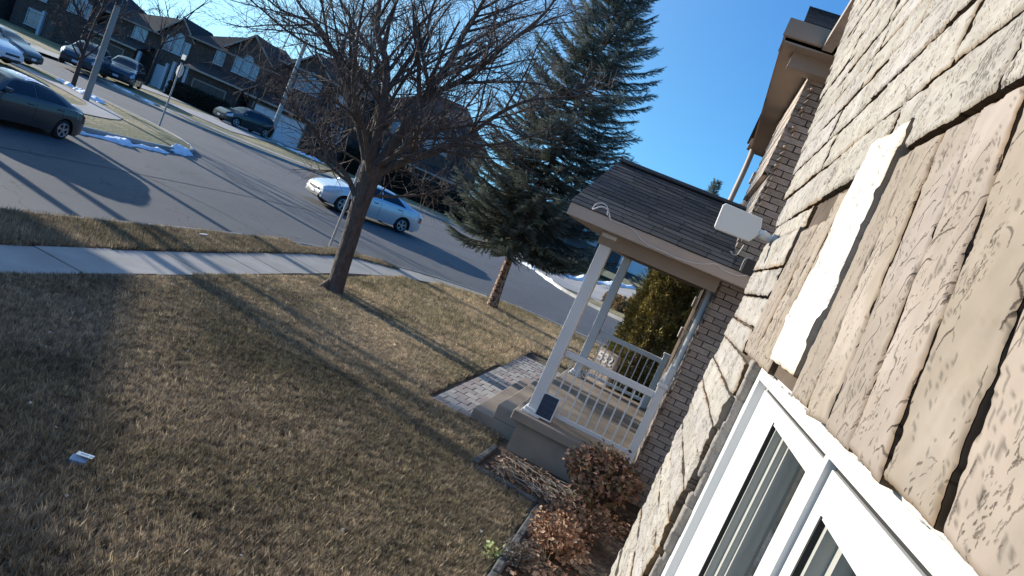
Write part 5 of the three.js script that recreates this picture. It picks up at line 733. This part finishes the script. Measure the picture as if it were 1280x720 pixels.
// ------------------------------------------------------------------ houses across the street
const turnH = Math.atan2(FE[1] * -1, FE[0]);
function farHouse(name, label, s, n, o) {
  const [x, z] = fp(s, n), h = thing(name, label, 'house', [x, o.y0 ?? T(x, z) - 0.1, z], turnH + (o.turn ?? 0));
  const { w, d, eave, wallMat = M.farBrick } = o;
  mesh('wall', [span(0, w, -0.6, eave, -d, 0)], wallMat, h);
  const roofP = (pts, depth, x0, z0, alongX) => { const g = new THREE.ExtrudeGeometry(new THREE.Shape(pts.map(([a, b]) => new THREE.Vector2(a, b))), { depth, bevelEnabled: false }); return alongX ? g.rotateY(Math.PI / 2).translate(x0, 0, z0) : g.translate(x0, 0, z0); };
  // main roof: hipped, as a low pyramid prism
  { const e = 0.45, r = o.rise, hip = o.hip ?? 2.5, v = [[-e, eave, e], [w + e, eave, e], [w + e, eave, -d - e], [-e, eave, -d - e], [hip, eave + r, -d / 2], [w - hip, eave + r, -d / 2]], tri = [[0, 1, 5], [0, 5, 4], [1, 2, 5], [2, 3, 4], [2, 4, 5], [3, 0, 4], [0, 3, 2], [0, 2, 1]]; const g = new THREE.BufferGeometry(); g.setAttribute('position', new THREE.Float32BufferAttribute(tri.flat().flatMap((k) => v[k]), 3)); g.computeVertexNormals(); const rf = mesh('roof', [g, span(-e, w + e, eave - 0.16, eave - 0.005, -d - e, e)], M.farRoof, h); mesh('gutter', [span(-e - 0.02, w + e + 0.02, eave - 0.14, eave + 0.02, e + 0.002, e + 0.09)], M.soffit, rf);
    if (o.chimney) mesh('chimney', [span(w * 0.7, w * 0.7 + 0.9, eave, eave + r + 0.9, -d * 0.6, -d * 0.6 + 0.6)], wallMat, rf); }
  for (const b of o.bays ?? []) { const g = new THREE.Group(); g.name = 'gable_bay'; h.add(g); const { x0, x1, top, peak, out } = b, m = (x0 + x1) / 2;
    mesh('wall', [span(x0, x1, -0.6, top, 0.001, out), roofP([[x0, top], [x1, top], [m, peak]], out + 1.5, 0, -1.5)], wallMat, g);
    mesh('roof', [roofP([[x0 - 0.35, top - 0.2], [m, peak + 0.02], [x1 + 0.35, top - 0.2], [x1 + 0.35, top - 0.02], [m, peak + 0.24], [x0 - 0.35, top - 0.02]], out + 4.3, 0, -4)], M.farRoof, g);
    mesh('bargeboard', [roofP([[x0 - 0.36, top - 0.22], [m, peak], [x1 + 0.36, top - 0.22], [x1 + 0.36, top - 0.06], [m, peak + 0.18], [x0 - 0.36, top - 0.06]], 0.05, 0, out + 0.302)], M.trim, g); }
  const win = (x, y, ww, hh, zz, arch) => { const g = new THREE.Group(); g.name = 'window'; h.add(g); const f = [span(x - ww / 2 - 0.09, x + ww / 2 + 0.09, y - 0.14, y - 0.02, zz, zz + 0.12), span(x - ww / 2 - 0.07, x - ww / 2, y, y + hh, zz, zz + 0.08), span(x + ww / 2, x + ww / 2 + 0.07, y, y + hh, zz, zz + 0.08), span(x - ww / 2 - 0.07, x + ww / 2 + 0.07, y + hh * 0.48, y + hh * 0.52, zz, zz + 0.06), span(x - 0.025, x + 0.025, y, y + hh, zz, zz + 0.05)]; if (!arch) f.push(span(x - ww / 2 - 0.07, x + ww / 2 + 0.07, y + hh, y + hh + 0.09, zz, zz + 0.08)); else f.push(new THREE.TorusGeometry(ww / 2 + 0.03, 0.05, 6, 16, Math.PI).translate(x, y + hh, zz + 0.04)); mesh('frame', f, M.whiteFar, g); const pg = [span(x - ww / 2, x + ww / 2, y, y + hh, zz, zz + 0.03)]; if (arch) pg.push(new THREE.CircleGeometry(ww / 2, 16, 0, Math.PI).translate(x, y + hh, zz + 0.031)); mesh('pane', pg, o.glass ?? M.glassFar, g); };
  for (const q of o.windows ?? []) win(...q);
  for (const g of o.garages ?? []) { const { x0, x1, y1, zz, mat } = g, p = new THREE.Group(); p.name = 'garage_door'; h.add(p); for (let r = 0; r < 4; r++) for (let k = 0; k < 4; k++) mesh('panel', [rbox((x1 - x0) / 4 - 0.04, y1 / 4 - 0.04, 0.06, 0.015, lerp(x0, x1, (k + 0.5) / 4), y1 * (r + 0.5) / 4 + 0.08, zz + 0.03)], mat, p); mesh('door_leaf', [span(x0, x1, 0.06, y1 + 0.08, zz, zz + 0.03)], mat, p); mesh('frame', [span(x0 - 0.12, x0, 0, y1 + 0.2, zz, zz + 0.07), span(x1, x1 + 0.12, 0, y1 + 0.2, zz, zz + 0.07), span(x0, x1, y1 + 0.081, y1 + 0.2, zz, zz + 0.07)], o.frameMat ?? M.soffit, p); }
  for (const b of o.leanTo ?? []) { const { x0, x1, y1, out, top } = b; const g = new THREE.Group(); g.name = 'garage_wing'; h.add(g); mesh('wall', [span(x0, x1, -0.6, y1, 0.001, out)], wallMat, g); const r = [roofP([[-(out + 0.45), y1 - 0.05], [0.4, top], [0.4, top - 0.15], [-(out + 0.45), y1 - 0.2]].map(([a, c]) => [a, c]), x1 - x0 + 0.8, x0 - 0.4, 0, true)]; mesh('roof', r, M.farRoof, g); mesh('gutter', [span(x0 - 0.4, x1 + 0.4, y1 - 0.2, y1 - 0.04, out + 0.452, out + 0.54)], M.trim, g); }
  for (const c of o.columns ?? []) mesh('column', [rbox(0.26, c[1], 0.26, 0.02, c[0], c[1] / 2, c[2])], M.whiteFar, h);
  for (const c of o.doors ?? []) mesh('door', [span(c[0], c[0] + 0.95, 0.1, 2.3, c[1], c[1] + 0.06), span(c[0] - 0.1, c[0], 0.1, 2.4, c[1], c[1] + 0.09), span(c[0] + 0.95, c[0] + 1.05, 0.1, 2.4, c[1], c[1] + 0.09)], c[2] ?? M.whiteFar, h);
  return h;
}
// triple arched window over each gable: side lights and a taller middle
const triple = (x, y, zz) => [[x - 0.85, y, 0.5, 1.15, zz], [x, y, 0.75, 1.35, zz, 1], [x + 0.85, y, 0.5, 1.15, zz]];
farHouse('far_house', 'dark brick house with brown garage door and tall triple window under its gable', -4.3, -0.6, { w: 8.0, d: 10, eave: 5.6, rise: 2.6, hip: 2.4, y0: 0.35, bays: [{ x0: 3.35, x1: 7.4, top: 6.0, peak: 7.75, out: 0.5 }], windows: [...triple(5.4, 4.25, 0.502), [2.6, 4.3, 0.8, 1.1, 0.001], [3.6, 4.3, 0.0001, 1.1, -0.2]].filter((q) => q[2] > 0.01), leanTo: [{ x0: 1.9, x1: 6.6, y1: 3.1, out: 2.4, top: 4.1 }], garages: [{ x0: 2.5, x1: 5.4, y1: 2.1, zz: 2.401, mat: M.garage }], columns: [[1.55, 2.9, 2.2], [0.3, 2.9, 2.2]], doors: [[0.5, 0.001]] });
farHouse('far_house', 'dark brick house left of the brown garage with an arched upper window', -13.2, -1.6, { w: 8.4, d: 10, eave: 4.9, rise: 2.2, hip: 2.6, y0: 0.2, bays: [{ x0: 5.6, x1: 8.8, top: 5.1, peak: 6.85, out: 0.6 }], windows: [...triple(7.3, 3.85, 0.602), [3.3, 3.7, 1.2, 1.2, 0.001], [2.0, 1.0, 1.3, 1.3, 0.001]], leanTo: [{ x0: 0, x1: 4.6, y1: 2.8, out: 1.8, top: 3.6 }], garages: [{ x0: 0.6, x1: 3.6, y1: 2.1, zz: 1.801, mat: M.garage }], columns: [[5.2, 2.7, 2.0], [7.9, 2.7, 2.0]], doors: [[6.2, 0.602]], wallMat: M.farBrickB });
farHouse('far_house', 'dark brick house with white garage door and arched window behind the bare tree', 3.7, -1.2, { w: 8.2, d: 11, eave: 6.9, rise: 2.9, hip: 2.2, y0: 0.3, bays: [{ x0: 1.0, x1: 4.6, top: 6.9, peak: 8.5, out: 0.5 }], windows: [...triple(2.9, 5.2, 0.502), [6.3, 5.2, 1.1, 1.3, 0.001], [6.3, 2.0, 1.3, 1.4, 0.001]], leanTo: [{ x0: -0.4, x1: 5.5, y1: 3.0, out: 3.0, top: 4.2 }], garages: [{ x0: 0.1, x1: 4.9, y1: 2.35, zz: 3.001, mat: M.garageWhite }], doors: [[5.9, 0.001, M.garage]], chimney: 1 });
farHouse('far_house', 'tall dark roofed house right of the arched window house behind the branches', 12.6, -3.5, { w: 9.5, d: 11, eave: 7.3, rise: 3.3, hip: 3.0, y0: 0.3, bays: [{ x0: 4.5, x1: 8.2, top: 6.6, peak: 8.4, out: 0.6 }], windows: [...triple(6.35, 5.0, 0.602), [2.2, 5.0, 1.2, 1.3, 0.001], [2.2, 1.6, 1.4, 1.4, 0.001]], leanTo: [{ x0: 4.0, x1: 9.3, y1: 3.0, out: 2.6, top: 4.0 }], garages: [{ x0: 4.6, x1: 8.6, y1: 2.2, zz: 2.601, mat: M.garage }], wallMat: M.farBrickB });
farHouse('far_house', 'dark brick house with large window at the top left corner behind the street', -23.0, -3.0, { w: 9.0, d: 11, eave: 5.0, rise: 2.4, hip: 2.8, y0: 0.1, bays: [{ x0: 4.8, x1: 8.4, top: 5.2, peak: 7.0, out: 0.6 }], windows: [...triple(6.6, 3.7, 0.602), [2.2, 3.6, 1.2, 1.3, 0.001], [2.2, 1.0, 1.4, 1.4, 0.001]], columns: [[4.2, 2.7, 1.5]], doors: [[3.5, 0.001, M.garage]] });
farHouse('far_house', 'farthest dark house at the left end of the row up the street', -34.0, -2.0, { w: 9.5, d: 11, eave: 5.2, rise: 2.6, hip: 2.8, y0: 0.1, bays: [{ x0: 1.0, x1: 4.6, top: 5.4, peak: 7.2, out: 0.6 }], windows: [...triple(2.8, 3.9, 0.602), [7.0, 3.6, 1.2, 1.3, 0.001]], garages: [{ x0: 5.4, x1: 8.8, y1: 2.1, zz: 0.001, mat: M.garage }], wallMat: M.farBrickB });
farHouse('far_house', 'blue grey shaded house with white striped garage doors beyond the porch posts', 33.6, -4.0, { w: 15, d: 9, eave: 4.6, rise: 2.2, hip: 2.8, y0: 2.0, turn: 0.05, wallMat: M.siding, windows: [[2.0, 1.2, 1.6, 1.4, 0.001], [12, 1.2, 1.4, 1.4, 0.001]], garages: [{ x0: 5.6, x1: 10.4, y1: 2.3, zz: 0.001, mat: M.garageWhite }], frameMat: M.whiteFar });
farHouse('far_house', 'low dark house half hidden between bare tree and spruce', 24.5, -7.0, { w: 10, d: 10, eave: 3.2, rise: 2.0, hip: 2.8, y0: 0.2, windows: [[2.2, 1.0, 1.4, 1.3, 0.001], [5.2, 1.0, 1.4, 1.3, 0.001]], garages: [{ x0: 6.5, x1: 9.5, y1: 2.1, zz: 0.001, mat: M.garage }], wallMat: M.farBrickB });
// hedges across the road, and two hedge forms standing for dry grass
function hedge(label, c, len, wid, h, ang, cols, seed, n = 5000) { R = rng(seed); const [x, z] = c, t = thing('hedge', label, 'hedge', [x, T(x, z) - 0.02, z], ang), it = [];
  const g = new THREE.BoxGeometry(len * 0.9, h * 0.86, wid * 0.82, 12, 5, 5), p = g.attributes.position; for (let i = 0; i < p.count; i++) p.setXYZ(i, p.getX(i) + 0.06 * N3(p.getX(i) * 3, p.getY(i) * 3, p.getZ(i) * 3), p.getY(i) + 0.06 * N3(p.getX(i) * 3, 2, p.getZ(i) * 3), p.getZ(i) + 0.06 * N3(p.getX(i) * 3, p.getY(i) * 3, 5)); g.translate(0, h * 0.43, 0); g.computeVertexNormals(); mesh('branches', [g], std({ c: scl(cols[0], 0.35), roughness: 1 }), t);
  for (let i = 0; i < n; i++) { const f = Math.floor(R() * 5), u = rr(-0.5, 0.5), v = R(), b = 1 + 0.12 * N3(u * len * 1.5, v * 3, seed); let q, d; if (f < 2) { const s = f ? 1 : -1; q = V(u * len, v * h, s * wid / 2 * b); d = V(rr(-0.6, 0.6), rr(0, 0.9), s); } else if (f < 4) { q = V(u * len, h * b * rr(0.92, 1.06), rr(-0.5, 0.5) * wid); d = V(rr(-0.6, 0.6), 1, rr(-0.6, 0.6)); } else { const s = R() < 0.5 ? 1 : -1; q = V(s * len / 2 * b, v * h, rr(-0.5, 0.5) * wid); d = V(s, rr(0, 0.9), rr(-0.6, 0.6)); } const k = cols[Math.floor(R() * cols.length)], m = rr(0.6, 1.3); it.push({ p: q, d, up: V(rr(-1, 1), rr(-1, 1), rr(-1, 1)), s: rr(0.8, 1.6), k: scl(k, m) }); }
  const pos = []; for (let i = 0; i < 7; i++) { const a = -0.9 + i * 0.3, l = 0.13; pos.push(0, 0, 0, Math.sin(a) * l + 0.012, 0.01, Math.cos(a) * l, Math.sin(a) * l - 0.012, -0.01, Math.cos(a) * l); } instanced('foliage', t, triGeo(pos), M.needle, it, 'stuff'); }
const dry = [[0.42, 0.31, 0.16], [0.5, 0.38, 0.2], [0.32, 0.23, 0.12]], dk = [[0.03, 0.035, 0.022], [0.045, 0.04, 0.025], [0.02, 0.025, 0.018]];
hedge('low block of dry yellow brown grass across the road left of the small spruce', [-1.7, -31.9], 2.2, 1.2, 0.4, 0.95, dry, 201);
hedge('low block of dry grass nearest the kerb across the road', [0.5, -30.2], 2.2, 1.2, 0.4, 0.95, dry, 202);
hedge('long dark hedge in the shade behind the silver car', [-20.5, -52], 12, 1.8, 1.9, 0.15, dk, 203, 9000);
hedge('dark clump of bushes at the foot of the house behind the bare tree', [-27.5, -50.5], 5, 2.4, 2.0, 0.23, dk, 204);
hedge('dark low bushes below the arched window house far left', [-41.5, -45], 4.5, 1.5, 1.2, 0.23, dk, 205, 3000);
// trees among the houses
bareTree('bare tree before the arched window house far left', [-46.5, 0.4, -44.5], 7.5, 301, 0.13);
bareTree('thin bare sapling with dark trunk at the kerb in the upper left', [-25.6, 0.38, -21.2], 5.4, 302, 0.10);
bareTree('bare tree in front of the tall triple window house', [-37.5, 0.4, -46.5], 6.8, 303, 0.12);
bareTree('bare tree in front of the white garage behind the large tree', [-31.5, 0.4, -48.5], 7.5, 304, 0.14);
bareTree('bare tree beside the tall dark roofed house behind the large tree', [-25.5, 0.4, -49.0], 7.2, 305, 0.14);
bareTree('bare tree rising behind the roofs at the top left', [-62, 0.5, -60], 13, 306, 0.22);
bareTree('bare tree behind the hedge right of the silver car', [-18.5, 0.4, -55], 8, 307, 0.16);
bareTree('slender bare tree at the top left corner above the parked cars', [-41, 0.4, -33.5], 8, 308, 0.15);
bareTree('bare tree far behind the low house near the spruce', [-14, 0.4, -75], 9, 309, 0.18);
// ------------------------------------------------------------------ across the side street, left of the picture: what throws the long shadows on the lawn
farHouse('side_house', 'brick house across the side street left of the picture whose shadow crosses the lawn', 0, 0, { w: 12.4, d: 13, eave: 4.85, rise: 3.7, hip: 4.0, y0: 0.2, windows: [[3, 1, 1.4, 1.3, 0.001], [8, 1, 1.4, 1.3, 0.001], [3, 3.6, 1.4, 1.2, 0.001], [8, 3.6, 1.4, 1.2, 0.001]], doors: [[5.5, 0.001]] });
{ const h = scene.children[scene.children.length - 1]; h.position.set(-25.5, 0.2, 2.5); h.rotation.y = Math.PI / 2; }
bareTree('tall bare tree at the side street left of the picture', [-19.6, 0.25, -10.2], 9.5, 311, 0.15);
bareTree('second bare tree at the side street left of the picture', [-22.5, 0.25, -11.6], 9, 312, 0.13);
taperPole('utility_pole', 'tall grey pole just left of the picture whose thin shadow crosses road and lawn', 'pole', [-22.4, 0.3, -14.4], 8.5, 0.11, 0.085, M.pole);

renderer.render(scene, camera);
